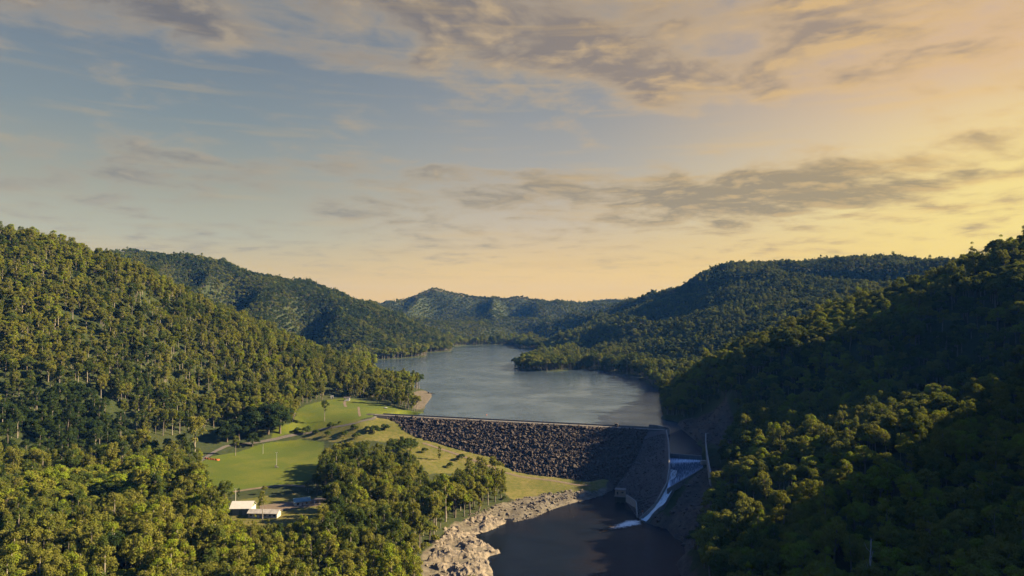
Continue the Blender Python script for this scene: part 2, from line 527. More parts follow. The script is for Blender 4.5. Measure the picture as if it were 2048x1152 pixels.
def height(x, y):
    x, y = np.asarray(x, float), np.asarray(y, float)
    shp = x.shape
    x, y = x.ravel(), y.ravel()
    z = np.empty(len(x))
    for i in range(0, len(x), 20000):
        a, b = x[i:i + 20000], y[i:i + 20000]
        z[i:i + 20000] = _rbf_k(a, b, CTRL[:, 0], CTRL[:, 1]) @ _sol[:_n] + _sol[_n]
    z = z + gully(x, y) * gully_w(x, y) + (fbm(x / 22, y / 22, 41, 3) - 0.5) * 1.6 * gully_w(x, y)
    s, d = dam_sd(x, y)
    up = (d < 4) | (s < -4) | (s > DLEN + 60)
    # lake shore
    sd = poly_sd(x, y, LAKE)
    zl = np.maximum(z, 0.5)
    shore = 0.35 + 0.11 * sd
    k = sstep(sd, 4, 55)
    z_out = shore * (1 - k) + zl * k
    z_in = -0.2 - np.minimum(0.22 * -sd, 16)
    zlake = np.where(sd > 0, z_out, z_in)
    wlake = up & (y > 640) & ((d < 30) | (s > DLEN + 60))
    wlake &= (d < 12) | (s > 40)
    z = np.where(wlake, zlake, z)
    # spillway approach channel
    sc_ = poly_sd(x, y, CHANNEL)
    zc = np.where(sc_ > 0, np.maximum(z, 0.6 + 0.9 * np.maximum(sc_ - 1.0, 0)), -3.0)
    kc = 1 - sstep(sc_, 2, 16)
    z = np.where((sc_ < 16) & (sd > -2) & ((y > 605) | (sc_ < 0)) & (x > 150), z * (1 - kc) + np.where(sc_ > 0, np.minimum(zc, z + 10), zc) * kc, z)
    z = np.where(sc_ < 0.5, np.minimum(z, -2.0), z)
    # river pool
    sp = poly_sd(x, y, POOL)
    zp = np.maximum(z, POOL_Z + 0.6)
    k = sstep(sp, 1, 30)
    steep = 0.30 + 0.9 * sstep(x, 60, 110)
    z_out = (POOL_Z + 0.3 + steep * sp) * (1 - k) + zp * k
    z = np.where(y < 640, np.where(sp > 0, z_out, POOL_Z - np.minimum(0.2 * -sp, 5) - 0.15), z)
    # keep the ground below the embankment
    foot = (s > 8) & (s < DLEN + 4)
    surf = CREST_Z - np.where(d > 0, np.maximum(d - HALF_W, 0) / SLOPE_DN, np.maximum(-d - HALF_W, 0) / SLOPE_UP)
    toe_d = HALF_W + SLOPE_DN * (CREST_Z - z)
    z = np.where(foot & (d > -60) & (d < HALF_W + 6), np.minimum(z, surf - 3), z)
    z = carve(x, y, z)
    return z.reshape(shp)


def ground_hit(u, v, t0=200.0, t1=2500.0):
    d = ray(u, v)
    d = d / d[1]
    t = np.arange(t0, t1, 4.0)
    P = CAM[None] + d[None] * t[:, None]
    g = height(P[:, 0], P[:, 1])
    below = np.nonzero(P[:, 2] < g)[0]
    i = below[0] if len(below) else len(t) - 1
    lo, hi = t[max(i - 1, 0)], t[i]
    for _ in range(10):
        mid_ = 0.5 * (lo + hi)
        p = CAM + d * mid_
        if p[2] < float(height(p[:1], p[1:2])[0]):
            hi = mid_
        else:
            lo = mid_
    return CAM + d * hi


def gpoly(pts):
    return [tuple(ground_hit(u, v)[:2]) for u, v in pts]


# ------------------------------------------------------------------ mesh helpers
def link(name, me, mat=None, parent=None, loc=None):
    o = bpy.data.objects.new(name, me)
    COL.objects.link(o)
    if mat is not None:
        for m_ in (mat if isinstance(mat, (list, tuple)) else [mat]):
            me.materials.append(m_)
    if parent is not None:
        o.parent = parent
    if loc is not None:
        o.location = loc
    return o


def mesh_np(name, verts, faces, smooth=False, mat_idx=None):
    """faces: (n,k) int array (one size) or list of such arrays"""
    me = bpy.data.meshes.new(name)
    verts = np.asarray(verts, np.float32)
    fl = faces if isinstance(faces, list) else [faces]
    fl = [np.asarray(f, np.int32) for f in fl if len(f)]
    loops = np.concatenate([f.ravel() for f in fl])
    tot = np.concatenate([np.full(len(f), f.shape[1], np.int32) for f in fl])
    start = np.concatenate([[0], np.cumsum(tot)[:-1]]).astype(np.int32)
    me.vertices.add(len(verts))
    me.vertices.foreach_set('co', verts.ravel())
    me.loops.add(len(loops))
    me.loops.foreach_set('vertex_index', loops.astype(np.int32))
    me.polygons.add(len(tot))
    me.polygons.foreach_set('loop_start', start)
    me.polygons.foreach_set('loop_total', tot)
    if mat_idx is not None:
        me.polygons.foreach_set('material_index', np.asarray(mat_idx, np.int32))
    me.polygons.foreach_set('use_smooth', np.full(len(tot), smooth, bool))
    me.update(calc_edges=True)
    return me


class MB:
    """collects shapes into one mesh"""
    def __init__(self):
        self.v, self.f = [], []

    def add(self, verts, faces):
        b = len(self.v)
        self.v += [tuple(p) for p in verts]
        self.f += [tuple(i + b for i in f) for f in faces]
        return self

    def box(self, c, size, rz=0.0, taper=0.0):
        cx, cy, cz_ = c
        hx, hy, hz = size[0] / 2, size[1] / 2, size[2] / 2
        ca, sa = math.cos(rz), math.sin(rz)
        vs = []
        for dz in (-1, 1):
            k = 1 - taper * (dz > 0)
            for dx, dy in ((-1, -1), (1, -1), (1, 1), (-1, 1)):
                x, y = dx * hx * k, dy * hy * k
                vs.append((cx + x * ca - y * sa, cy + x * sa + y * ca, cz_ + dz * hz))
        return self.add(vs, [(0, 3, 2, 1), (4, 5, 6, 7), (0, 1, 5, 4), (1, 2, 6, 5), (2, 3, 7, 6), (3, 0, 4, 7)])

    def tube(self, pts, radii, n=8, cap=True):
        pts = [Vector(p) for p in pts]
        if not isinstance(radii, (list, tuple)):
            radii = [radii] * len(pts)
        vs, fs = [], []
        for i, p in enumerate(pts):
            d = (pts[min(i + 1, len(pts) - 1)] - pts[max(i - 1, 0)]).normalized()
            a = d.cross(Vector((0.13, 0.97, 0.21))).normalized()
            b = d.cross(a)
            for k in range(n):
                t = 2 * math.pi * k / n
                vs.append(p + (a * math.cos(t) + b * math.sin(t)) * radii[i])
        for i in range(len(pts) - 1):
            for k in range(n):
                k2 = (k + 1) % n
                fs.append((i * n + k, i * n + k2, (i + 1) * n + k2, (i + 1) * n + k))
        if cap:
            fs.append(tuple(range(n - 1, -1, -1)))
            fs.append(tuple((len(pts) - 1) * n + k for k in range(n)))
        return self.add(vs, fs)

    def wall(self, top, thick, depth):
        """vertical wall under a 3-D polyline; depth a number or list of bottom z"""
        vs, fs = [], []
        n = len(top)
        for i, p in enumerate(top):
            a, b = top[max(i - 1, 0)], top[min(i + 1, n - 1)]
            d = np.array([b[0] - a[0], b[1] - a[1]])
            d /= np.hypot(*d)
            nx, ny = -d[1] * thick / 2, d[0] * thick / 2
            zb = depth[i] if isinstance(depth, (list, tuple)) else p[2] - depth
            vs += [(p[0] + nx, p[1] + ny, p[2]), (p[0] - nx, p[1] - ny, p[2]), (p[0] - nx, p[1] - ny, zb), (p[0] + nx, p[1] + ny, zb)]
        for i in range(n - 1):
            a, b = 4 * i, 4 * (i + 1)
            for k in range(4):
                k2 = (k + 1) % 4
                fs.append((a + k, a + k2, b + k2, b + k))
        fs += [(3, 2, 1, 0), (4 * n - 4, 4 * n - 3, 4 * n - 2, 4 * n - 1)]
        return self.add(vs, fs)

    def build(self, name, mat, parent=None, loc=None, smooth=False, bevel=0.0):
        me = bpy.data.meshes.new(name)
        me.from_pydata([tuple(map(float, p)) for p in self.v], [], self.f)
        me.update()
        if smooth:
            me.polygons.foreach_set('use_smooth', [True] * len(me.polygons))
        o = link(name, me, mat, parent, loc)
        if bevel:
            md = o.modifiers.new('bevel', 'BEVEL')
            md.width = bevel
            md.segments = 1
            md.limit_method = 'ANGLE'
        return o


def tag(o, label=None, cat=None, group=None, kind=None):
    if label:
        o['label'] = label
    if cat:
        o['category'] = cat
    if group:
        o['group'] = group
    if kind:
        o['kind'] = kind
    return o


def thing(name, label, cat, loc=(0, 0, 0), rz=0.0, group=None):
    o = bpy.data.objects.new(name, None)
    COL.objects.link(o)
    o.empty_display_size = 0.5
    o.location = loc
    o.rotation_euler = (0, 0, rz)
    return tag(o, label, cat, group)


# ------------------------------------------------------------------ materials
MATS = {}


def material(name, color=(0.5, 0.5, 0.5), rough=0.85, var=0.25, scale=1.5, bump=0.0, color2=None, metallic=0.0, spec=0.3, scale2=None):
    if name in MATS:
        return MATS[name]
    m_ = bpy.data.materials.new(name)
    m_.use_nodes = True
    color = sc_(color)
    color2 = sc_(color2) if color2 else None
    t = NT(m_.node_tree)
    b = t.n('ShaderNodeBsdfPrincipled')
    out = t.n('ShaderNodeOutputMaterial')
    t.link(b.outputs[0], out.inputs[0])
    co = t.n('ShaderNodeTexCoord').outputs['Object']
    nz = t.noise(co, scale, 5.0, 0.62)
    c2 = color2 or tuple(c * (1 - var) for c in color)
    col = t.mix(t.ss(nz, 0.36, 0.66), color, c2)
    nz2 = t.noise(co, scale2 or scale * 0.17, 3.0, 0.5)
    col = t.mix(t.ss(nz2, 0.40, 0.68, 0.0, 0.5), col, tuple(c * (1 - 0.8 * var) for c in color))
    t.link(col, b.inputs['Base Color'])
    b.inputs['Roughness'].default_value = rough
    b.inputs['Metallic'].default_value = metallic
    b.inputs['Specular IOR Level'].default_value = spec
    if bump:
        bp = t.n('ShaderNodeBump')
        bp.inputs['Strength'].default_value = 0.9
        bp.inputs['Distance'].default_value = bump
        t.link(nz, bp.inputs['Height'])
        t.link(bp.outputs[0], b.inputs['Normal'])
    MATS[name] = m_
    return m_


concrete = material('concrete', (0.20, 0.18, 0.155), 0.9, 0.35, 0.5, 0.05)
pale_concrete = material('pale_concrete', (0.29, 0.26, 0.215), 0.9, 0.3, 0.6, 0.03)
gravel_road = material('gravel_road', (0.10, 0.085, 0.075), 0.95, 0.3, 0.7, 0.05)
dirt_road = material('dirt_road', (0.155, 0.11, 0.072), 0.95, 0.35, 0.5, 0.05)
asphalt = material('asphalt', (0.055, 0.052, 0.05), 0.9, 0.25, 0.8, 0.02)
dam_fill = material('dam_fill', (0.035, 0.030, 0.028), 0.95, 0.3, 0.6, 0.2)
dam_rock = material('dam_rock', (0.085, 0.060, 0.048), 0.9, 0.5, 0.6, 0.25, color2=(0.022, 0.018, 0.017))
abutment_fill = material('abutment_fill', (0.085, 0.072, 0.066), 0.95, 0.35, 0.7, 0.5, color2=(0.045, 0.04, 0.04))
bank_rock = material('bank_rock', (0.215, 0.17, 0.12), 0.9, 0.45, 0.35, 0.25, color2=(0.075, 0.062, 0.048))
scree_rock = material('scree_rock', (0.17, 0.14, 0.105), 0.9, 0.45, 0.4, 0.2, color2=(0.06, 0.05, 0.042))
white_paint = material('white_metal', (0.56, 0.53, 0.47), 0.5, 0.12, 0.6)
cream_wall = material('cream_wall', (0.55, 0.48, 0.36), 0.8, 0.2, 0.5)
shaded_green_wall = material('shaded_green_wall', (0.14, 0.17, 0.11), 0.8, 0.2, 0.5)
grey_roof = material('grey_roof', (0.40, 0.36, 0.31), 0.6, 0.4, 0.35)
teal_roof = material('teal_roof', (0.16, 0.24, 0.22), 0.5, 0.3, 0.4)
dark_roof = material('dark_roof', (0.09, 0.075, 0.07), 0.7, 0.3, 0.5)
dark_glass = material('dark_glass', (0.02, 0.022, 0.025), 0.15, 0.2, 1.0, spec=0.6)
orange_plastic = material('orange_plastic', (0.55, 0.13, 0.035), 0.6, 0.25, 1.0)
steel = material('galvanised_steel', (0.45, 0.44, 0.42), 0.45, 0.2, 1.0, metallic=0.3)
brown_wall = material('brown_wall', (0.27, 0.19, 0.13), 0.9, 0.3, 0.6, 0.03)
rubber = material('rubber', (0.02, 0.02, 0.02), 0.8, 0.2, 2.0)
dead_wood = material('dead_wood', (0.36, 0.31, 0.26), 0.9, 0.3, 0.6)

# ------------------------------------------------------------------ ground masks
field_px = [(398, 926), (412, 950), (428, 978), (470, 984), (540, 974), (604, 970), (632, 950), (646, 900), (648, 884), (600, 878), (545, 884), (505, 893), (470, 905), (425, 912)]
upper_px = [(588, 846), (596, 818), (620, 808), (660, 799), (700, 796), (745, 806), (800, 818), (850, 827), (846, 832), (765, 830), (735, 836), (690, 850), (640, 858), (600, 864), (560, 872), (540, 880), (545, 862)]
slope_px = [(735, 840), (765, 834), (800, 846), (820, 866), (880, 886), (940, 902), (1000, 915), (1052, 948), (1110, 953), (1180, 962), (1230, 972), (1200, 986), (1100, 990), (1030, 1008), (1012, 985), (1005, 945),
            (960, 930), (905, 945), (850, 950), (828, 912), (800, 890), (760, 884), (700, 886), (650, 880), (600, 876), (640, 862)]
yard_px = [(458, 1056), (462, 1004), (520, 992), (600, 986), (662, 1000), (668, 1032), (640, 1040), (570, 1058)]
bank_px = [(838, 1165), (846, 1110), (868, 1084), (900, 1052), (945, 1030), (990, 1012), (1040, 998), (1100, 986), (1190, 984), (1245, 985), (1230, 1060), (1000, 1140), (985, 1165)]
FIELD, UPPER, SLOPE, YARD, BANK = map(gpoly, (field_px, upper_px, slope_px, yard_px, bank_px))
CUT = [(178, 640), (176, 690), (186, 768), (202, 775), (222, 715), (214, 655), (202, 622), (188, 610)]
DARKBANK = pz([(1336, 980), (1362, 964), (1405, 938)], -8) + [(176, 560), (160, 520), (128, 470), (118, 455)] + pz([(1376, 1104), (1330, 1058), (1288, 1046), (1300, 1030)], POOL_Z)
spit = pz([(866, 786), (846, 780), (826, 790), (820, 812), (838, 822), (850, 812), (862, 798)], 1)


def soft(sd, w=4.0):
    return 1 - sstep(sd, -w, w)


def ground_masks(x, y):
    jit = (fbm(x / 9, y / 9, 77, 3) - 0.5) * 9
    lawn = np.maximum(soft(poly_sd(x, y, FIELD) + jit * 0.3), soft(poly_sd(x, y, UPPER) + jit * 0.5))
    dry = np.maximum(soft(poly_sd(x, y, SLOPE) + jit), 0.8 * soft(poly_sd(x, y, YARD) + jit))
    psd = poly_sd(x, y, POOL)
    rock = soft(poly_sd(x, y, BANK) + jit)
    rock = np.maximum(rock, np.where((y < 640) & (y > 100), soft(psd - 5 + jit), 0))
    rock = np.maximum(rock, soft(poly_sd(x, y, CUT) + jit))
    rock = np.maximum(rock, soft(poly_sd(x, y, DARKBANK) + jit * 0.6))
    rock = np.maximum(rock, soft(poly_sd(x, y, spit) + jit * 0.3))
    lsd = poly_sd(x, y, LAKE)
    rock = np.maximum(rock, np.where(y > 650, np.where(y > 1200, 0.0, 0.4) * soft(lsd - 1 + jit * 0.4, 2), 0))
    return lawn, dry, rock


def axis(a, b, lo, hi, fine, grow, cap):
    out = list(np.arange(lo, hi + 0.1, fine))
    st, p = fine, hi
    while p < b:
        st = min(fine + grow * (p - hi), cap)
        p += st
        out.append(p)
    p = lo
    while p > a:
        st = min(fine + grow * (lo - p), cap)
        p -= st
        out.insert(0, p)
    return np.array(out)


gxs = axis(-5200, 5200, -470, 400, 4.5, 0.014, 110)
gys = axis(-320, 7300, 240, 880, 4.5, 0.011, 110)
GX, GY = np.meshgrid(gxs, gys)
GZ = height(GX, GY)


def hfast(x, y):
    """bilinear lookup in the ground grid"""
    x, y = np.asarray(x, float), np.asarray(y, float)
    i = np.clip(np.searchsorted(gxs, x) - 1, 0, len(gxs) - 2)
    j = np.clip(np.searchsorted(gys, y) - 1, 0, len(gys) - 2)
    fx = np.clip((x - gxs[i]) / (gxs[i + 1] - gxs[i]), 0, 1)
    fy = np.clip((y - gys[j]) / (gys[j + 1] - gys[j]), 0, 1)
    return (GZ[j, i] * (1 - fx) + GZ[j, i + 1] * fx) * (1 - fy) + (GZ[j + 1, i] * (1 - fx) + GZ[j + 1, i + 1] * fx) * fy


_lawn, _dry, _rock = ground_masks(GX.ravel(), GY.ravel())
# the rocky banks are rough
rough_z = (fbm(GX / 7, GY / 7, 91, 3) - 0.5) * 5.0 * _rock.reshape(GX.shape)
GZ = GZ + np.where((poly_sd(GX, GY, POOL) > 1) & (poly_sd(GX, GY, LAKE) > 3) & (GY < 900) & (poly_sd(GX, GY, CHANNEL) > 4), np.maximum(rough_z, -1.2), 0)
ny_, nx_ = GX.shape
idx = np.arange(nx_ * ny_).reshape(ny_, nx_)
quads = np.stack([idx[:-1, :-1], idx[:-1, 1:], idx[1:, 1:], idx[1:, :-1]], -1).reshape(-1, 4)
me = mesh_np('ground', np.stack([GX, GY, GZ], -1).reshape(-1, 3), quads, smooth=True)
att = me.attributes.new('cover', 'FLOAT_COLOR', 'POINT')
att.data.foreach_set('color', np.stack([_lawn, _dry, _rock, np.ones_like(_lawn)], -1).astype(np.float32).ravel())

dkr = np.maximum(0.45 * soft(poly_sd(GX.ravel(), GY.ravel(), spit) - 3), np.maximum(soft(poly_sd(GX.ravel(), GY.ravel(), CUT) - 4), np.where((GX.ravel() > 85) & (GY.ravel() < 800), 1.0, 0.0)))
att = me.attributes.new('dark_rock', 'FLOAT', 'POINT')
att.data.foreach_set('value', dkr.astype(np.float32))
gm = bpy.data.materials.new('hillside_ground')
gm.use_nodes = True
t = NT(gm.node_tree)
gb = t.n('ShaderNodeBsdfPrincipled')
go = t.n('ShaderNodeOutputMaterial')
t.link(gb.outputs[0], go.inputs[0])
gco = t.n('ShaderNodeTexCoord').outputs['Object']
ga = t.n('ShaderNodeAttribute', attribute_name='cover')
gs = t.n('ShaderNodeSeparateColor')
t.link(ga.outputs['Color'], gs.inputs[0])
n1 = t.noise(gco, 0.25, 5, 0.65)
n2 = t.noise(gco, 0.03, 4, 0.55)
n3 = t.noise(gco, 1.3, 4, 0.6)
forest_c = t.mix(t.ss(n1, 0.35, 0.65), (0.020, 0.031, 0.008), (0.036, 0.044, 0.012))
forest_c = t.mix(t.ss(n2, 0.45, 0.7, 0, 0.6), forest_c, (0.046, 0.050, 0.015))
lawn_c = t.mix(t.ss(n2, 0.38, 0.62), (0.064, 0.086, 0.007), (0.098, 0.104, 0.010))
lawn_c = t.mix(t.ss(n3, 0.45, 0.75, 0, 0.40), lawn_c, (0.060, 0.080, 0.006))
lawn_c = t.mix(t.ss(n1, 0.4, 0.7, 0, 0.45), lawn_c, (0.058, 0.082, 0.004))
dry_c = t.mix(t.ss(n1, 0.36, 0.62), (0.084, 0.086, 0.010), (0.145, 0.118, 0.036))
dry_c = t.mix(t.ss(n2, 0.42, 0.6, 0, 0.5), dry_c, (0.062, 0.073, 0.009))
rock_c = t.mix(t.ss(n1, 0.36, 0.62), (0.165, 0.140, 0.105), (0.085, 0.070, 0.052))
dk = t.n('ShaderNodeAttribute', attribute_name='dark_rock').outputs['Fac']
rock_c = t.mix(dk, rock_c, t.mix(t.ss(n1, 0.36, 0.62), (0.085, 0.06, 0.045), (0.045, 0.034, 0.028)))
rock_c = t.mix(t.ss(n3, 0.5, 0.75, 0, 0.6), rock_c, (0.16, 0.14, 0.06))
wob = t.m('MULTIPLY', t.m('SUBTRACT', n1, 0.5), 0.9)


def edge(ch):
    return t.ss(t.m('ADD', ch, wob), 0.32, 0.68)


c = t.mix(edge(gs.outputs[1]), forest_c, dry_c)
c = t.mix(edge(gs.outputs[2]), c, rock_c)
c = t.mix(edge(gs.outputs[0]), c, lawn_c)
c = t.mix(1.0, c, (ALB, ALB, ALB), 'MULTIPLY')
t.link(c, gb.inputs['Base Color'])
gb.inputs['Roughness'].default_value = 0.95
gb.inputs['Specular IOR Level'].default_value = 0.15
bp = t.n('ShaderNodeBump')
bp.inputs['Distance'].default_value = 0.5
bp.inputs['Strength'].default_value = 0.8
t.link(n3, bp.inputs['Height'])
t.link(bp.outputs[0], gb.inputs['Normal'])
tag(link('ground', me, gm), kind='structure')


# ------------------------------------------------------------------ water
def water_mat(name, base, wave, dist, rough, murk=None, stretch=1.0, spec=1.0, tint=(1, 1, 1)):
    m_ = bpy.data.materials.new(name)
    m_.use_nodes = True
    t = NT(m_.node_tree)
    b = t.n('ShaderNodeBsdfPrincipled')
    out = t.n('ShaderNodeOutputMaterial')
    t.link(b.outputs[0], out.inputs[0])
    co = t.n('ShaderNodeTexCoord').outputs['Object']
    mp = t.n('ShaderNodeMapping')
    mp.inputs['Rotation'].default_value = (0, 0, 0.5)
    mp.inputs['Scale'].default_value = (1, stretch, 1)
    t.link(co, mp.inputs[0])
    w1 = t.noise(mp.outputs[0], wave, 4, 0.55)
    w2 = t.noise(co, 0.012, 3, 0.5)
    w3 = t.noise(mp.outputs[0], 0.05, 2, 0.5)
    calm = t.ss(w2, 0.36, 0.62, 0.35, 1.0)
    bp = t.n('ShaderNodeBump')
    bp.inputs['Distance'].default_value = dist
    t.link(calm, bp.inputs['Strength'])
    t.link(t.m('ADD', w1, t.m('MULTIPLY', w3, 1.2)), bp.inputs['Height'])
    col = t.mix(t.ss(w3, 0.35, 0.65), base, tuple(c_ * 0.7 for c_ in base))
    if murk:
        col = t.mix(t.ss(w2, 0.42, 0.62), col, murk)
    d = t.n('ShaderNodeBsdfDiffuse')
    t.link(col, d.inputs[0])
    t.link(bp.outputs[0], d.inputs['Normal'])
    g = t.n('ShaderNodeBsdfGlossy')
    g.inputs['Color'].default_value = (*tint, 1)
    g.inputs['Roughness'].default_value = rough
    t.link(bp.outputs[0], g.inputs['Normal'])
    fr = t.n('ShaderNodeFresnel')
    fr.inputs['IOR'].default_value = 1.333
    t.link(bp.outputs[0], fr.inputs['Normal'])
    ms = t.n('ShaderNodeMixShader')
    t.link(t.m('MULTIPLY', fr.outputs[0], spec), ms.inputs[0])
    t.link(d.outputs[0], ms.inputs[1])
    t.link(g.outputs[0], ms.inputs[2])
    t.link(ms.outputs[0], out.inputs[0])
    t.t.nodes.remove(b)
    return m_


lake_m = water_mat('lake_water', (0.036, 0.052, 0.070), 0.40, 0.40, 0.09, stretch=1.6, spec=1.0, tint=(0.86, 0.96, 1.0))
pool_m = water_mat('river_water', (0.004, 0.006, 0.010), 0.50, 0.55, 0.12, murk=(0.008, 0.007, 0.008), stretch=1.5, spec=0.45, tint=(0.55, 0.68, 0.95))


def ngon(name, polys, mat):
    vs, fs = [], []
    for poly, z in polys:
        b = len(vs)
        vs += [(x, y, z) for x, y in poly]
        fs.append(tuple(range(b, b + len(poly))))
    me = bpy.data.meshes.new(name)
    me.from_pydata(vs, [], fs)
    me.update()
    import bmesh
    bm = bmesh.new()
    bm.from_mesh(me)
    bmesh.ops.triangulate(bm, faces=bm.faces[:])
    for f in bm.faces:
        if f.normal.z < 0:
            f.normal_flip()
    bm.to_mesh(me)
    bm.free()
    return link(name, me, mat)


tag(ngon('lake', [(LAKE, LAKE_Z)], lake_m), kind='structure')
channel_m = water_mat('channel_water', (0.006, 0.013, 0.024), 0.5, 0.35, 0.10, stretch=1.5, spec=0.5, tint=(0.36, 0.52, 0.85))  # dark hill reflection put into the water colour and gloss tint
tag(ngon('spillway_channel', [(CHANNEL, LAKE_Z - 0.03)], channel_m), kind='structure')
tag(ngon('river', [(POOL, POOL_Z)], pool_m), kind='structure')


# ------------------------------------------------------------------ roads and tracks
def ribbon(name, px, width, mat, lift=0.12, kind='structure', pts=None):
    P = np.array([ground_hit(u, v)[:2] for u, v in px]) if pts is None else np.array(pts, float)
    seg = np.hypot(*np.diff(P, axis=0).T)
    L = np.concatenate([[0], np.cumsum(seg)])
    n = max(int(L[-1] / 2.0), 4)
    tt = np.linspace(0, L[-1], n)
    x = np.interp(tt, L, P[:, 0])
    y = np.interp(tt, L, P[:, 1])
    for _ in range(3):
        x[1:-1] = (x[:-2] + 2 * x[1:-1] + x[2:]) / 4
        y[1:-1] = (y[:-2] + 2 * y[1:-1] + y[2:]) / 4
    dx, dy = np.gradient(x), np.gradient(y)
    l_ = np.hypot(dx, dy)
    nx, ny = -dy / l_, dx / l_
    rows = []
    wv = width * (1 + 0.25 * (fbm(tt / 6, tt * 0, 5, 2) - 0.5))
    for k in (-0.5, -0.25, 0, 0.25, 0.5):
        X_, Y_ = x + nx * wv * k, y + ny * wv * k
        rows.append(np.stack([X_, Y_, hfast(X_, Y_) + lift], -1))
    V = np.stack(rows, 1).reshape(-1, 3)
    id_ = np.arange(n * 5).reshape(n, 5)
    q = np.stack([id_[:-1, :-1], id_[1:, :-1], id_[1:, 1:], id_[:-1, 1:]], -1).reshape(-1, 4)
    o = link(name, mesh_np(name, V, q, smooth=True), mat)
    return tag(o, kind=kind)


ribbon('access_road', [(768, 831), (746, 838), (711, 847), (675, 853), (646, 858), (600, 868), (557, 877), (520, 884), (480, 889), (452, 892), (430, 903), (402, 921), (380, 936)], 4.0, gravel_road, 0.18)
ribbon('dirt_track', [(466, 984), (504, 978), (548, 972), (582, 970), (612, 974)], 4.2, dirt_road, 0.16)
ribbon('footpath', [(690, 802), (689, 808), (692, 814)], 3.2, dirt_road)
ribbon('footpath', [(717, 814), (718, 824), (720, 833)], 2.6, dirt_road)
ribbon('dirt_track', [(846, 886), (900, 904), (960, 925), (1040, 953), (1110, 962), (1182, 971)], 4.0, dirt_road, 0.16)
ribbon('yard', [(520, 1018), (560, 1014), (600, 1008), (640, 1004)], 20.0, dirt_road, 0.14)

# ------------------------------------------------------------------ the dam
dam = thing('rockfill_dam', 'long rockfill dam with dark boulder face and straight crest road', 'dam', (DL[0], DL[1], CREST_Z), math.atan2(DT[1], DT[0]))


def dl(s, d, z):          # dam local coordinates: x along the crest, y upstream, z from the crest
    return (s, -d, z - CREST_Z)


m_ = MB()
S0, S1 = -14, DLEN
prof = [(-HALF_W - SLOPE_UP * 40, CREST_Z - 40), (-HALF_W, CREST_Z), (HALF_W, CREST_Z), (HALF_W + SLOPE_DN * 48, CREST_Z - 48)]
vs = [dl(s, d, z) for s in (S0, S1) for d, z in prof]
m_.add(vs, [(0, 1, 5, 4), (1, 2, 6, 5), (2, 3, 7, 6), (3, 2, 1, 0), (4, 5, 6, 7)])
m_.build('embankment', dam_fill, dam)
m_ = MB()
n = 40
vs = []
for i in range(n + 1):
    s = -6 + (DLEN + 6) * i / n
    vs += [dl(s, -HALF_W + 0.9, CREST_Z + 0.06), dl(s, 2.6, CREST_Z + 0.06)]
m_.add(vs, [(2 * i + 1, 2 * i + 3, 2 * i + 2, 2 * i) for i in range(n)])
m_.build('crest_road', asphalt, dam)
m_ = MB()
m_.box(dl(DLEN / 2, 3.7, CREST_Z + 0.02), (DLEN - 0.4, 1.9, 0.5))
m_.build('crest_kerb', material('kerb_concrete', (0.34, 0.29, 0.23), 0.9, 0.35, 0.4), dam, bevel=0.08)
m_ = MB()
m_.box(dl(DLEN / 2 + 2, -HALF_W + 0.45, CREST_Z + 0.55), (DLEN - 10, 0.5, 1.3))
m_.build('parapet_wall', material('parapet_concrete', (0.17, 0.15, 0.13), 0.9, 0.3, 0.4), dam, bevel=0.05)

# rocks of the face, one part
ICO_V = []
_g = (1 + 5 ** 0.5) / 2
for a, b in ((-1, _g), (1, _g), (-1, -_g), (1, -_g)):
    ICO_V += [(a, b, 0)]
for a, b in ((-1, _g), (1, _g), (-1, -_g), (1, -_g)):
    ICO_V += [(0, a, b)]
for a, b in ((-1, _g), (1, _g), (-1, -_g), (1, -_g)):
    ICO_V += [(b, 0, a)]
ICO_V = np.array(ICO_V, float) / math.hypot(1, _g)
ICO_F = np.array([(0, 11, 5), (0, 5, 1), (0, 1, 7), (0, 7, 10), (0, 10, 11), (1, 5, 9), (5, 11, 4), (11, 10, 2), (10, 7, 6), (7, 1, 8),
                  (3, 9, 4), (3, 4, 2), (3, 2, 6), (3, 6, 8), (3, 8, 9), (4, 9, 5), (2, 4, 11), (6, 2, 10), (8, 6, 7), (9, 8, 1)])


def rock_cloud(name, C, rad, mat, parent=None, squash=0.8, seed=1, jitter=0.28):
    """many angular rocks as one mesh; C (n,3), rad (n,)"""
    rg = np.random.default_rng(seed)
    n_ = len(C)
    # convex hull faces of the icosahedron, found once
    V = np.repeat(ICO_V[None], n_, 0) * (1 + (rg.random((n_, 12, 1)) - 0.5) * 2 * jitter)
    V *= (0.7 + 0.6 * rg.random((n_, 1, 3))) * np.array([1, 1, squash])
    a = rg.random(n_) * 6.283
    ca, sa = np.cos(a)[:, None], np.sin(a)[:, None]
    V = np.stack([V[..., 0] * ca - V[..., 1] * sa, V[..., 0] * sa + V[..., 1] * ca, V[..., 2]], -1)
    b = (rg.random(n_) - 0.5) * 1.6
    cb, sb = np.cos(b)[:, None], np.sin(b)[:, None]
    V = np.stack([V[..., 0], V[..., 1] * cb - V[..., 2] * sb, V[..., 1] * sb + V[..., 2] * cb], -1)
    V = V * rad[:, None, None] + C[:, None]
    Fc = (HULL[None] + 12 * np.arange(n_)[:, None, None]).reshape(-1, 3)
    return link(name, mesh_np(name, V.reshape(-1, 3), Fc), mat, parent)


def _hull():
    d = np.linalg.norm(ICO_V[:, None] - ICO_V[None], axis=-1)
    e = np.sort(d[0])[1] * 1.05
    out = []
    for i in range(12):
        for j in range(i + 1, 12):
            for k in range(j + 1, 12):
                if d[i, j] < e and d[j, k] < e and d[i, k] < e:
                    nrm = np.cross(ICO_V[j] - ICO_V[i], ICO_V[k] - ICO_V[i])
                    out.append((i, j, k) if nrm @ ICO_V[i] > 0 else (i, k, j))
    return np.array(out)


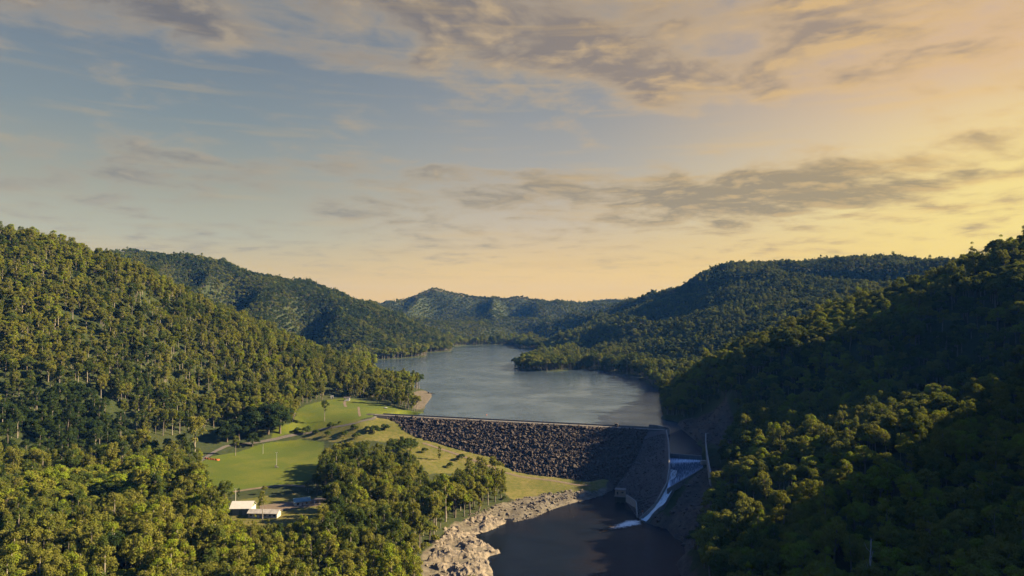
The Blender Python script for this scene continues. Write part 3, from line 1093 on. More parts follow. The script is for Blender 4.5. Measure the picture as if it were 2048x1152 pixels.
HULL = _hull()
SMOOTH_LINE = [face_pt(u, v) for u, v in [(1296, 864), (1284, 892), (1272, 920), (1252, 950), (1232, 972)]]
rg = np.random.default_rng(5)
ss_ = np.arange(20, DLEN, 1.5)
ll_ = np.arange(0.8, 95, 1.35)
SS, LL = np.meshgrid(ss_, ll_)
SS = (SS + rg.uniform(-0.9, 0.9, SS.shape)).ravel()
LL = (LL + rg.uniform(-0.8, 0.8, LL.shape)).ravel()
hyp = math.hypot(1, SLOPE_DN)
dd = HALF_W + 1.0 + LL * SLOPE_DN / hyp
zz_ = CREST_Z - (dd - HALF_W) / SLOPE_DN
wx = DL[0] + DT[0] * SS + DN[0] * dd
wy = DL[1] + DT[1] * SS + DN[1] * dd
gz_ = hfast(wx, wy)
sl_d = np.array([[((p[0] - DL[0]) * DT[0] + (p[1] - DL[1]) * DT[1]), p[2]] for p in SMOOTH_LINE])
s_lim = np.interp(-zz_, -sl_d[:, 1], sl_d[:, 0])
ok = (zz_ > gz_ - 1.0) & (SS < s_lim + rg.normal(0, 1.5, len(SS)))
rad = np.clip(rg.lognormal(-0.20, 0.46, len(SS)), 0.4, 2.6)
C = np.stack([SS, -dd, zz_ - CREST_Z + 0.15 + rg.uniform(-0.7, 0.8, len(SS))], -1)[ok]
o = rock_cloud('rock_face', C, rad[ok], dam_rock, dam, 0.9, 3, 0.42)

# smooth fill between the rock face and the chute wall
right_curve = [tuple(p) for p in CHUTE]
left_curve = [face_pt(1292, 864), SMOOTH_LINE[1], SMOOTH_LINE[2], SMOOTH_LINE[3], SMOOTH_LINE[4], at_z(1240, 985, -36.4), at_z(1256, 1010, -36.4), at_z(1274, 1036, -36.4)]


def resample(pts, n):
    P = np.array(pts)
    L = np.concatenate([[0], np.cumsum(np.linalg.norm(np.diff(P, axis=0), axis=1))])
    tt = np.linspace(0, L[-1], n)
    return np.stack([np.interp(tt, L, P[:, i]) for i in range(3)], -1)


def ruled(a, b, nu, nv, bulge=0.0):
    A, B = resample(a, nu), resample(b, nu)
    tt = np.linspace(0, 1, nv)
    V = A[:, None] * (1 - tt)[None, :, None] + B[:, None] * tt[None, :, None]
    V[..., 2] += bulge * np.sin(tt * np.pi)[None] * np.sin(np.linspace(0, np.pi, nu))[:, None]
    id_ = np.arange(nu * nv).reshape(nu, nv)
    q = np.stack([id_[:-1, :-1], id_[1:, :-1], id_[1:, 1:], id_[:-1, 1:]], -1).reshape(-1, 4)
    return V, q


def to_dam(V):
    rx, ry = V[..., 0] - DL[0], V[..., 1] - DL[1]
    return np.stack([rx * DT[0] + ry * DT[1], -(rx * DN[0] + ry * DN[1]), V[..., 2] - CREST_Z], -1)


V, q = ruled(left_curve, right_curve, 40, 26, 2.0)
V[..., 2] += (fbm(V[..., 0] / 5, V[..., 1] / 5, 8, 3) - 0.5) * 1.2 + 0.3
link('abutment_slope', mesh_np('abutment_slope', to_dam(V).reshape(-1, 3), q, smooth=True), abutment_fill, dam)
Vs = V[3:-2, 2:-2].reshape(-1, 3)
rg = np.random.default_rng(33)
pick = rg.integers(0, len(Vs), 3600)
Cst = Vs[pick] + rg.uniform(-1, 1, (3600, 3)) * np.array([1.2, 1.2, 0.1])
rock_cloud('abutment_stones', to_dam(Cst), np.clip(rg.lognormal(-0.9, 0.45, 3600), 0.2, 1.2), abutment_fill, dam, 0.8, 34, 0.38)
# wing wall at the spillway end of the crest, tapering down
m_ = MB()
wt = [dl(DLEN - 17, -4.9, CREST_Z + 3.4), dl(DLEN - 9, -5.6, CREST_Z + 3.0), dl(DLEN - 1.0, -7.5, CREST_Z + 1.2), dl(DLEN + 1.0, -16, CREST_Z - 0.5)]
m_.wall(wt, 1.6, [-2, -2, -3, -12])
m_.build('wing_wall', material('parapet_concrete'), dam, bevel=0.05)

hut_p = DL + DT * (DLEN * 0.86)
hp = at_z(1235, 851, CREST_Z)
hs, hd = dam_sd(hp[0], hp[1])
hut = thing('gauge_hut', 'small dark booth standing alone on the dam crest', 'hut', tuple(DL + DT * hs + DN * (-2.0)) + (CREST_Z + 0.06,), math.atan2(DT[1], DT[0]))
MB().box((0, 1.05, 1.5), (3.2, 0.15, 3.0)).box((-1.5, 0, 1.5), (0.15, 2.0, 3.0)).box((1.5, 0, 1.5), (0.15, 2.0, 3.0)).box((0, -0.95, 0.5), (2.84, 0.12, 1.0)).build('wall', material('hut_timber', (0.10, 0.08, 0.07), 0.8, 0.3), hut)
MB().box((0, 0, 3.15), (3.8, 2.8, 0.3), taper=0.15).build('roof', dark_roof, hut)
MB().box((0.0, 0.2, 0.8), (0.9, 0.7, 1.6)).build('control_cabinet', steel, hut, bevel=0.04)

gp = at_z(764, 832, CREST_Z)
bol = thing('marker_post', 'short pale post beside the left end of the dam crest road', 'post', (gp[0], gp[1], float(hfast(gp[0], gp[1]))))
MB().tube([(0, 0, 0), (0, 0, 2.2)], [0.28, 0.25], 8).build('post', pale_concrete, bol)
MB().tube([(0, 0, 2.2), (0, 0, 2.45)], [0.34, 0.2], 8).build('cap', white_paint, bol)

# ------------------------------------------------------------------ spillway
wl, wr = at_z(1337, 907, 0.0), at_z(1403, 912, 0.0)
spill = thing('spillway', 'concrete spillway chute curving down beside the right end of the dam', 'spillway', (float(wl[0]), float(wl[1]), 0.0))
so = np.array([wl[0], wl[1], 0.0])
up0 = DL + DT * (DLEN + 1.4) - DN * 16
lw = [(up0[0], up0[1], 4.5)] + [tuple(p) for p in right_curve]
lw = resample(lw, 36) + np.array([0.75, 0, 0.55])
bot = [min(p[2] - 5.0, -3.0) if p[1] > 590 else p[2] - 7 for p in lw]
MB().wall([tuple(p - so) for p in lw], 1.1, [float(b) for b in bot]).build('chute_wall', pale_concrete, spill, smooth=False)
m_ = MB().wall([tuple(np.array([wl[0], wl[1], 0.25]) - so), tuple(np.array([wr[0], wr[1], 0.25]) - so)], 1.6, 6.0)
m_.build('weir', concrete, spill)
lip = [at_z(1335, 977, -14.6), at_z(1348, 969, -12.6), at_z(1362, 961, -10.6), at_z(1392, 944, -7.2), at_z(1406, 934, -5.4)]
top = [np.array([wl[0] - 0.2, wl[1] - 2.0, -3.3]), np.array([wr[0] + 1.5, wr[1] - 2.0, -3.3])]
V, q = ruled(top, lip, 24, 20)
tt = np.linspace(0, 1, 20)
V[..., 2] = V[..., 2] * 1.0
link('apron', mesh_np('apron', (V - so).reshape(-1, 3), q, smooth=True), concrete, spill)
AP = V
# skirt under the lip
lp = resample(lip, 24)
MB().wall([tuple(p - so - np.array([0, 0, 0.1])) for p in lp], 1.0, 5.0).build('apron_toe', concrete, spill)
pier = at_z(1407, 921, -1)
MB().box(tuple(pier - so + np.array([0, 0, -1.6])), (4.5, 3.0, 3.4), 0.2).build('pier', pale_concrete, spill, bevel=0.1)
tw = [at_z(1411.5, 866, 8.5), at_z(1411.5, 884, 7.2), at_z(1414, 905, 5.0), at_z(1418, 928, 2.6), at_z(1421, 944, 0.8)]
tw = resample(tw, 14)
trw = thing('retaining_wall', 'pale concrete retaining wall running down the far side of the spillway', 'wall', tuple(tw[0]))
MB().wall([tuple(p - tw[0]) for p in tw], 1.1, 11.0).build('long_wall', pale_concrete, trw)
ce = at_z(1444, 865, 8.3)
MB().wall([(1.2, 0.0, 0.0), tuple(ce - tw[0])], 1.1, 9.0).build('end_wall', concrete, trw)


def foam_mat(name, lo, hi, sx=1.0, sy=1.0, white=(0.62, 0.60, 0.55), dark=(0.05, 0.055, 0.06), scale=0.8):
    m_ = bpy.data.materials.new(name)
    m_.use_nodes = True
    t = NT(m_.node_tree)
    b = t.n('ShaderNodeBsdfPrincipled')
    out = t.n('ShaderNodeOutputMaterial')
    t.link(b.outputs[0], out.inputs[0])
    at = t.n('ShaderNodeAttribute', attribute_name='flow')
    sp_ = t.n('ShaderNodeSeparateXYZ')
    t.link(at.outputs['Vector'], sp_.inputs[0])
    v_ = t.comb(t.m('MULTIPLY', sp_.outputs[0], sx), t.m('MULTIPLY', sp_.outputs[1], sy), 0.0)
    nz = t.noise(v_, scale, 5, 0.65)
    f = t.ss(t.m('ADD', t.m('SUBTRACT', nz, 0.5), sp_.outputs[2]), lo, hi)
    t.link(t.mix(f, dark, white), b.inputs['Base Color'])
    b.inputs['Specular IOR Level'].default_value = 0.0
    t.link(t.m('ADD', t.m('MULTIPLY', f, 0.3), 0.35), b.inputs['Roughness'])
    bp = t.n('ShaderNodeBump')
    bp.inputs['Distance'].default_value = 0.25
    t.link(nz, bp.inputs['Height'])
    t.link(bp.outputs[0], b.inputs['Normal'])
    return m_


def flow_mesh(name, V, q, flow, mat, kind='structure'):
    me = mesh_np(name, V.reshape(-1, 3), q, smooth=True)
    a = me.attributes.new('flow', 'FLOAT_VECTOR', 'POINT')
    a.data.foreach_set('vector', np.asarray(flow, np.float32).ravel())
    return tag(link(name, me, mat), kind=kind)


# thin sheet of water over the apron: foams under the weir, then runs to the low corner
nu, nv = AP.shape[:2]
uu, vv = np.meshgrid(np.linspace(0, 1, nu), np.linspace(0, 1, nv), indexing='ij')
fo = 0.30 * np.exp(-((vv - 0.13) / 0.10) ** 2) + 0.10 * sstep(vv, 0.6, 1.0) + 0.28 * (1 - sstep(uu, 0.0, 0.12)) * vv + 0.0
flow = np.stack([uu * 60, vv * 18, fo], -1)
Vw = AP.copy()
Vw[..., 2] += 0.22
flow_mesh('spillway_water', Vw, q, flow, foam_mat('apron_water', -0.06, 0.42, 1.6, 0.35, dark=(0.022, 0.034, 0.05), white=(0.42, 0.45, 0.48)))
# nappe over the weir
nap_t = np.linspace(0, 1, 30)
A_ = np.array([wl[0], wl[1] - 0.95, 0.32])[None] * (1 - nap_t)[:, None] + np.array([wr[0], wr[1] - 0.95, 0.32])[None] * nap_t[:, None]
B_ = A_ + np.array([0, -0.9, -3.4])
Vn = np.stack([A_, (A_ + B_) / 2 + np.array([0, -0.2, 0.4]), B_], 1)
idn = np.arange(90).reshape(30, 3)
qn = np.stack([idn[:-1, :-1], idn[1:, :-1], idn[1:, 1:], idn[:-1, 1:]], -1).reshape(-1, 4)
fl = np.stack([np.repeat(nap_t[:, None] * 60, 3, 1), np.repeat(np.array([[0, 1, 2.0]]), 30, 0), np.full((30, 3), -0.10)], -1)
flow_mesh('weir_water', Vn, qn, fl, foam_mat('weir_water', -0.06, 0.42, 1.2, 0.25))
# the white chute hugging the left wall
cl = np.array([p for p in resample([tuple(x) for x in right_curve], 60)])
cl = cl[(cl[:, 1] < 575)]
k_ = np.linspace(0, 1, len(cl))
inner = cl + np.array([1.5, 0, 0]) + np.stack([0 * k_, 0 * k_, -1.6 - 0.6 * (1 - k_)], -1)
wd = 5.2 - 1.2 * k_
tan_ = np.gradient(cl[:, :2], axis=0)
tan_ /= np.linalg.norm(tan_, axis=1)[:, None]
outw = np.stack([-tan_[:, 1], tan_[:, 0]], -1)
outw = np.where((outw[:, :1] > 0), outw, -outw)
outer = inner + np.concatenate([outw * wd[:, None], (-0.8 - 0.4 * k_)[:, None]], 1)
inner[-1, 2] = outer[-1, 2] = POOL_Z + 0.1
nv = 8
tt = np.linspace(0, 1, nv)
Vc = inner[:, None] * (1 - tt)[None, :, None] + outer[:, None] * tt[None, :, None]
Vc[..., 2] += (fbm(Vc[..., 0] / 1.6, Vc[..., 1] / 1.6, 4, 3) - 0.5) * 0.9
idn = np.arange(len(cl) * nv).reshape(len(cl), nv)
qn = np.stack([idn[:-1, :-1], idn[1:, :-1], idn[1:, 1:], idn[:-1, 1:]], -1).reshape(-1, 4)
fl = np.stack([np.repeat(k_[:, None] * 40, nv, 1), np.repeat(tt[None] * 6, len(cl), 0), np.repeat((0.12 + 0.25 * k_)[:, None], nv, 1)], -1)
flow_mesh('chute_water', Vc, qn, fl, foam_mat('chute_water', -0.05, 0.40, 0.35, 2.6, scale=0.9))
MB().wall([tuple(p - so - np.array([0, 0, 0.35])) for p in outer], 0.8, 4.0).build('chute_kerb', concrete, spill)
V, q = ruled([tuple(p - np.array([0, 0, 0.7])) for p in inner], [tuple(p - np.array([0, 0, 0.7])) for p in outer], 40, 4)
link('chute_floor', mesh_np('chute_floor', (V - so).reshape(-1, 3), q), concrete, spill)
# churned water where it lands
fc = at_z(1262, 1047, POOL_Z)
tip = at_z(1204, 1062, POOL_Z)
ax = (tip - fc)[:2]
AL = np.hypot(*ax)
ax /= AL
nr, na = 14, 40
rr, aa = np.meshgrid(np.linspace(0, 1, nr), np.linspace(0, 2 * np.pi, na, endpoint=False), indexing='ij')
ex = np.cos(aa)
lx = np.where(ex > 0, AL * 1.1, 11.0) * ex * rr
ly = 6.5 * np.sin(aa) * rr * (1 - 0.35 * np.clip(ex, 0, 1))
wob_ = 1 + 0.35 * (fbm(np.cos(aa) * 2 + 5, np.sin(aa) * 2 + 5, 6, 3) - 0.5) * 2
lx, ly = lx * wob_, ly * wob_
Vf = np.stack([fc[0] + ax[0] * lx - ax[1] * ly, fc[1] + ax[1] * lx + ax[0] * ly, POOL_Z + 0.10 + 0.9 * (1 - rr) ** 2 * np.clip(1 - lx / 14, 0, 1) * (0.5 + fbm(lx / 1.5, ly / 1.5, 3, 3))], -1)
idn = np.arange(nr * na).reshape(nr, na)
qn = np.stack([idn[:-1], idn[1:], np.roll(idn, -1, 1)[1:], np.roll(idn, -1, 1)[:-1]], -1).reshape(-1, 4)
fl = np.stack([lx, ly, 0.46 - 0.46 * rr - 0.22 * np.clip(lx / AL, 0, 1)], -1)
flow_mesh('white_water', Vf, qn, fl, foam_mat('pool_foam', -0.02, 0.28, 0.5, 1.4, white=(0.60, 0.55, 0.47), dark=(0.024, 0.018, 0.014), scale=0.6), 'stuff')['label'] = 'churned white water at the foot of the spillway chute'

# outlet works at the toe
op = at_z(1241, 991, -30)
outl = thing('valve_house', 'tan concrete valve house on dark piers at the pool edge', 'building', tuple(op), -0.25)
MB().box((0, 0, 2.6), (8.6, 5.4, 5.0)).build('wall', brown_wall, outl, bevel=0.08)
MB().box((0, 0, 5.3), (9.4, 6.2, 0.4)).box((0, 0, 5.6), (8.4, 5.2, 0.2)).build('roof', concrete, outl, bevel=0.06)
MB().box((0, 0, -0.2), (9.6, 6.4, 0.6)).build('deck', concrete, outl)
for px_o in (-3.6, 0.0, 3.6):
    MB().box((px_o, -1.6, -3.8), (0.9, 0.9, 6.6)).build('pier', dam_fill, outl)
MB().box((0, 1.6, -3.8), (8.0, 2.0, 6.6)).build('back_wall', dam_fill, outl)
MB().box((-2.2, -2.72, 2.6), (1.4, 0.1, 2.2)).build('door', dark_glass, outl)
MB().box((1.8, -2.72, 3.2), (1.8, 0.1, 1.2)).build('window', dark_glass, outl)
ow = [at_z(1253, 989, -26.5), at_z(1262, 995, -27), at_z(1272, 1002, -27.5), at_z(1273.5, 1012, -30), at_z(1274.5, 1030, -34)]
owt = thing('training_wall', 'thin pale concrete wall bending from the valve house down to the water', 'wall', tuple(ow[0]))
MB().wall([tuple(p - ow[0]) for p in resample(ow, 12)], 0.9, 6.0).build('wall', pale_concrete, owt)
mp_ = at_z(1285, 1026, -31.5)
mk = thing('marker_post', 'small red-brown post at the foot of the spillway wall', 'post', (mp_[0], mp_[1], mp_[2] - 1.2))
MB().tube([(0, 0, 0), (0, 0, 3.0)], 0.12, 6).build('post', steel, mk)
MB().box((0, -0.2, 2.6), (1.5, 0.12, 1.6)).build('sign_board', material('rust_paint', (0.30, 0.09, 0.04), 0.7, 0.2), mk)


# ------------------------------------------------------------------ buildings and small things by the field
def gh(u, v):
    p = ground_hit(u, v)
    return float(p[0]), float(p[1]), float(hfast(p[0], p[1]))


def gable(mb, w, d, z0, rise, over=0.5, th=0.15, y_ridge=0.0):
    """gable roof with its ridge along x"""
    hw, hd = w / 2 + over, d / 2 + over
    a = [(-hw, -hd, z0), (hw, -hd, z0), (hw, y_ridge, z0 + rise), (-hw, y_ridge, z0 + rise), (-hw, hd, z0), (hw, hd, z0)]
    b = [(x, y, z + th) for x, y, z in a]
    mb.add(a + b, [(0, 3, 2, 1), (3, 4, 5, 2), (6, 7, 8, 9), (9, 8, 11, 10), (0, 1, 7, 6), (4, 10, 11, 5), (0, 6, 9, 3), (3, 9, 10, 4), (1, 2, 8, 7), (2, 5, 11, 8)])
    return mb


def box_walls(mb, w, d, h, gable_rise=0.0, th=0.2):
    mb.box((0, -d / 2 + th / 2, h / 2), (w, th, h)).box((0, d / 2 - th / 2, h / 2), (w, th, h))
    for s in (-1, 1):
        mb.box((s * (w / 2 - th / 2), 0, h / 2), (th, d - 2 * th, h))
        if gable_rise:
            x0, x1 = s * (w / 2 - th), s * w / 2
            vs = [(x0, -d / 2, h), (x0, d / 2, h), (x0, 0, h + gable_rise), (x1, -d / 2, h), (x1, d / 2, h), (x1, 0, h + gable_rise)]
            mb.add(vs, [(0, 1, 2), (3, 5, 4), (0, 3, 4, 1), (1, 4, 5, 2), (2, 5, 3, 0)])
    return mb


x, y, z = gh(486, 1049)
p = at_d(486, 1049, 492)
SHED = (p[0], 492, float(hfast(p[0], 492)))
shed = thing('machinery_shed', 'big pale shed with a wide white metal roof below the playing field', 'shed', SHED, 0.04)
box_walls(MB(), 14.2, 10.5, 4.6, 3.6).build('wall', shaded_green_wall, shed)  # shade on the front put into the dark green wall colour
gable(MB(), 14.2, 10.5, 4.45, 3.9, 0.7).build('roof', white_paint, shed)
MB().box((6.95, 0, 2.4), (0.5, 10.7, 4.8)).build('sunlit_end', white_paint, shed)  # sunlight on the right end put into a white panel
for k in (-1, 1):
    MB().box((k * 3.4, -5.3, 2.0), (4.4, 0.12, 4.0)).build('roller_door', material('shed_door', (0.22, 0.23, 0.17), 0.6, 0.2), shed)
p = at_d(529, 1058, 484)
house = thing('office_building', 'long low building with grey roof and pale windowed wall in front of the shed', 'building', (p[0], 484, float(hfast(p[0], 484)) - 0.2), -0.06)
box_walls(MB(), 20.5, 7.0, 3.4, 1.6).build('wall', cream_wall, house)
gable(MB(), 20.5, 7.0, 3.3, 2.0, 0.8).build('roof', grey_roof, house)
for wx_ in (-8.2, -4.6, 1.6, 5.0, 8.3):
    wdw = MB().box((wx_, -3.53, 2.0), (1.7, 0.1, 1.3)).build('window', dark_glass, house)
    MB().box((wx_, -3.56, 1.3), (1.9, 0.16, 0.12)).build('sill', white_paint, wdw)
MB().box((-1.6, -3.53, 1.1), (1.1, 0.1, 2.2)).build('door', brown_wall, house)
p = at_d(603, 1040, 515)
cot = thing('cottage', 'small cottage with dull teal roof and cream wall beyond the yard', 'house', (p[0], 515, float(hfast(p[0], 515)) - 0.2), 0.45)
box_walls(MB(), 11.0, 7.0, 3.0, 1.8).build('wall', cream_wall, cot)
gable(MB(), 11.0, 7.0, 2.9, 2.2, 0.7).build('roof', teal_roof, cot)
for wx_ in (-3.2, 3.2):
    MB().box((wx_, -3.53, 1.7), (1.6, 0.1, 1.2)).build('window', dark_glass, cot)
MB().box((0, -3.53, 1.05), (1.0, 0.1, 2.1)).build('door', brown_wall, cot)
p = at_d(640, 1032, 520)
cp = thing('carport', 'open carport on white posts at the right end of the yard', 'carport', (p[0], 520, float(hfast(p[0], 520)) - 0.1), 0.1)
for cx in (-3.6, 0.0, 3.6):
    for cy in (-2.4, 2.4):
        MB().box((cx, cy, 1.5), (0.45, 0.45, 3.0)).build('post', white_paint, cp)
MB().box((0, 0, 3.1), (8.6, 6.0, 0.25)).build('roof', dark_roof, cp)
MB().box((0, 2.5, 1.2), (7.0, 0.12, 2.4)).build('back_wall', cream_wall, cp)

# lookout shelter and hut on the upper lawn
x, y, z = gh(694, 801)
pv = thing('picnic_shelter', 'white walled lookout shelter with dark roof at the top of the upper lawn', 'shelter', (x, y, z - 0.1), 0.15)
MB().box((1.4, -1.9, 1.6), (4.4, 0.35, 3.2)).box((3.4, 0, 1.6), (0.35, 4.0, 3.2)).box((0.2, -3.0, 0.5), (6.4, 2.0, 1.0)).build('wall', white_paint, pv)
for cx, cy in ((-3.0, -1.9), (-3.0, 1.9), (3.4, 2.2)):
    MB().box((cx, cy, 1.9), (0.4, 0.4, 3.8)).build('post', pale_concrete, pv)
gable(MB(), 7.0, 4.4, 3.5, 1.2, 0.5).build('roof', dark_roof, pv)
MB().box((-0.8, 0.2, 0.8), (2.0, 0.8, 0.12)).box((-0.8, 0.2, 0.4), (0.3, 0.5, 0.8)).box((-0.8, -0.7, 0.45), (2.0, 0.3, 0.1)).box((-0.8, 1.1, 0.45), (2.0, 0.3, 0.1)).build('picnic_table', concrete, pv)
x, y, z = gh(664, 796)
ht = thing('toilet_block', 'tiny white hut at the edge of trees behind the upper lawn', 'hut', (x, y, z - 0.1), 0.3)
box_walls(MB(), 3.4, 2.6, 2.5).build('wall', white_paint, ht)
MB().box((0, 0, 2.62), (4.0, 3.2, 0.2)).build('roof', white_paint, ht)
MB().box((0.5, -1.33, 1.0), (0.9, 0.1, 2.0)).build('door', dark_glass, ht)

# parked car by the trees
x, y, z = gh(771, 817)
car = thing('parked_car', 'small white car parked on the grass beside the lakeside trees', 'car', (x, y, z), 0.1)
m_ = MB()
pr = [(-2.2, 0.45), (-2.25, 0.95), (-1.95, 1.02), (-1.55, 1.62), (0.35, 1.66), (1.05, 1.08), (2.1, 0.95), (2.2, 0.5)]
vs = [(a, -0.88 if b < 1.2 else -0.72, b) for a, b in pr] + [(a, 0.88 if b < 1.2 else 0.72, b) for a, b in pr]
n = len(pr)
m_.add(vs, [tuple(range(n)), tuple(range(2 * n - 1, n - 1, -1))] + [(i, i + n, (i + 1) % n + n, (i + 1) % n) for i in range(n)])
m_.build('body', white_paint, car, bevel=0.05)
for k in (-0.80, 0.80):
    MB().box((-0.6, k, 1.34), (1.7, 0.05, 0.42)).build('side_glass', dark_glass, car)
for a, b in ((-1.35, -0.82), (-1.35, 0.82), (1.35, -0.82), (1.35, 0.82)):
    wv = MB().tube([(a, b - 0.1, 0.33), (a, b + 0.1, 0.33)], 0.33, 14).build('wheel', rubber, car)
    MB().tube([(a, b - 0.115, 0.33), (a, b + 0.115, 0.33)], 0.18, 10).build('rim', steel, wv)

# floodlight poles round the field
for (u, v), h, lab, box_ in [((553, 935), 13.5, 'tall floodlight pole with a grey box at its foot in the middle of the field', True),
                             ((471, 1010), 12.0, 'thin white pole standing behind the big pale shed', False),
                             ((526, 908), 10.0, 'slim grey pole near the far side of the field', False)]:
    x, y, z = gh(u, v)
    pole = thing('light_pole', lab, 'pole', (x, y, z - 0.1), 0.3)
    MB().tube([(0, 0, 0), (0, 0, h)], [0.22, 0.13], 8).build('pole', steel if not lab.startswith('thin') else white_paint, pole)
    hd_ = MB().box((0, 0, h), (1.8, 0.25, 0.2)).build('crossarm', steel, pole)
    for k in (-0.7, 0.7):
        MB().box((k, -0.2, h + 0.2), (0.5, 0.35, 0.4)).build('floodlight', steel, hd_)
    if box_:
        MB().box((-0.6, 0.0, 1.2), (1.6, 1.2, 2.4)).build('control_box', concrete, pole, bevel=0.06)
        MB().box((1.2, -0.8, 0.45), (1.4, 0.9, 0.9)).build('bench', pale_concrete, pole)
# orange barriers
a0, a1 = np.array(gh(411, 918)), np.array(gh(437, 921))
first = None
ordn = ['leftmost', 'second from the left', 'third from the left', 'third from the right', 'second from the right', 'rightmost']
for k in range(6):
    c0 = a0 + (a1 - a0) * k / 5
    zz = float(hfast(c0[0], c0[1]))
    if first is None:
        bar = thing('road_barrier', '', 'barrier', (c0[0], c0[1], zz))
        m_ = MB()
        pr = [(-0.55, 0), (0.55, 0), (0.5, 0.35), (0.22, 0.6), (0.18, 1.35), (-0.18, 1.35), (-0.22, 0.6), (-0.5, 0.35)]
        n = len(pr)
        vs = [(-1.05, a, b) for a, b in pr] + [(1.05, a, b) for a, b in pr]
        m_.add(vs, [tuple(range(n - 1, -1, -1)), tuple(range(n, 2 * n))] + [(i, (i + 1) % n, (i + 1) % n + n, i + n) for i in range(n)])
        first = bar
        m_.build('body', orange_plastic, bar, bevel=0.04)
        MB().box((0, 0, 1.42), (1.4, 0.25, 0.14)).build('top_rail', orange_plastic, bar)
    else:
        bar = first.copy()
        COL.objects.link(bar)
        bar.location = (c0[0], c0[1], zz)
        for ch in first.children:
            d_ = ch.copy()
            COL.objects.link(d_)
            d_.parent = bar
    bar.rotation_euler = (0, 0, random.uniform(-0.5, 0.3) + (0.9 if k == 5 else 0))
    tag(bar, 'orange plastic barrier, %s of the row at the field edge' % ordn[k], 'barrier', 'orange barriers at the edge of the field')

# buoy and jetty on the lake
b_ = at_z(973, 830, 0)
bu = thing('buoy', 'small orange buoy floating on the lake just behind the dam', 'buoy', tuple(b_))
MB().tube([(0, 0, -0.4), (0, 0, 0.1), (0, 0, 0.5), (0, 0, 0.75)], [0.45, 0.7, 0.55, 0.15], 12).build('float', orange_plastic, bu, smooth=True)
MB().tube([(0, 0, 0.7), (0, 0, 1.5)], 0.07, 6).build('mast', steel, bu)
j_ = at_z(858, 788, 0)
je = thing('jetty', 'small dark jetty at the tip of the gravel spit', 'jetty', (j_[0], j_[1], 0.0), -0.1)
MB().box((3.5, 0, 0.9), (12.0, 2.6, 0.3)).build('deck', dam_fill, je)
for k in (0, 4, 8):
    for s in (-1, 1):
        MB().tube([(k, s * 1.1, -1.5), (k, s * 1.1, 1.3)], 0.16, 6).build('pile', dam_fill, je)
MB().box((-0.8, 0.3, 1.9), (2.4, 1.8, 1.9)).build('locker', dam_fill, je, bevel=0.05)

# ------------------------------------------------------------------ rocks along the river
rg = np.random.default_rng(21)
bx0, bx1 = min(p[0] for p in BANK) - 5, max(p[0] for p in BANK) + 5
by0, by1 = 330, 640
N = 22000
x = rg.uniform(bx0, bx1, N)
y = rg.uniform(by0, by1, N)
sdp, sdb = poly_sd(x, y, POOL), poly_sd(x, y, BANK)
pat = fbm(x / 14, y / 14, 31, 3)
kk = (sdb < 2) & (sdp > -1.5) & (rg.random(N) < np.where(pat > 0.5, 0.85, 0.22) * np.where(y > 525, 1.0, 0.10))
x, y, sdp = x[kk], y[kk], sdp[kk]
low = (y > 525)
rad = np.where(low, rg.lognormal(-0.65, 0.5, len(x)), rg.lognormal(-0.1, 0.55, len(x)))
rad = np.clip(rad, 0.25, 3.2)
z = hfast(x, y)
C = np.stack([x, y, z + rad * 0.15], -1)
tag(rock_cloud('river_stones', C[low], rad[low], scree_rock, None, 0.75, 8, 0.3), 'grey and tan stones scattered over the gravel bank by the pool', 'stones', kind='stuff')
tag(rock_cloud('bank_rubble', C[~low], rad[~low], bank_rock, None, 0.7, 9, 0.35), 'pale broken rock covering the steep left bank of the pool', 'rubble', kind='stuff')
# rough dark rock on the right bank of pool and spillway
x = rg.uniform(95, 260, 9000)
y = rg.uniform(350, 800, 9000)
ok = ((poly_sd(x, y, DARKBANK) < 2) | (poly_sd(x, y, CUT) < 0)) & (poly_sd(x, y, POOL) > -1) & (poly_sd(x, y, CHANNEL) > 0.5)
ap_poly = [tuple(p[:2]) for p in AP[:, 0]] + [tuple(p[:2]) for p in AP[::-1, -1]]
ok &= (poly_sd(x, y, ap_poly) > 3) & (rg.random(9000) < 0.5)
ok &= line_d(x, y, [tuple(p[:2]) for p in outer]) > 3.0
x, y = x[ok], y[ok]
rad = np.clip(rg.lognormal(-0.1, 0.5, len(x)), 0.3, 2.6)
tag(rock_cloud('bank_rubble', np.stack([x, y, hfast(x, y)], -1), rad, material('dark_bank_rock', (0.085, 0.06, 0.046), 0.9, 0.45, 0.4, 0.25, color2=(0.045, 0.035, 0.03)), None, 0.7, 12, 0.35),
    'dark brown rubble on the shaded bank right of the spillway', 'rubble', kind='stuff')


ox = np.arange(-112, -4, 0.75)
oy = np.arange(395, 548, 0.75)
OX, OY = np.meshgrid(ox, oy)
sb = poly_sd(OX, OY, BANK)
spo = poly_sd(OX, OY, POOL)
rx_, ry_ = OX + 4 * (fbm(OX / 9, OY / 9, 301, 3) - 0.5), OY + 4 * (fbm(OX / 9, OY / 9, 305, 3) - 0.5)
ca_, sa_ = math.cos(0.5), math.sin(0.5)
qx, qy = rx_ * ca_ + ry_ * sa_, -rx_ * sa_ + ry_ * ca_
ridge = 1 - np.abs(2 * vnoise(qx / 15, qy / 6.5, 311) - 1)
ridge2 = 1 - np.abs(2 * vnoise(qx / 5, qy / 2.6, 313) - 1)
cellh = _hash(np.floor(qx / 3.3 + 0.4 * np.sin(qy)), np.floor(qy / 2.1), 317)
hh = 4.6 * (ridge - 0.45) + 1.7 * (ridge2 - 0.4) + 1.1 * (cellh - 0.5) + 0.8 * (fbm(OX / 1.8, OY / 1.8, 319, 3) - 0.5)
patch = sstep(fbm(OX / 19, OY / 19, 323, 3), 0.30, 0.42)
fade = sstep(-sb, -2, 5) * sstep(spo, -4.0, 1.0) * sstep(545 - OY, 0, 18) * patch
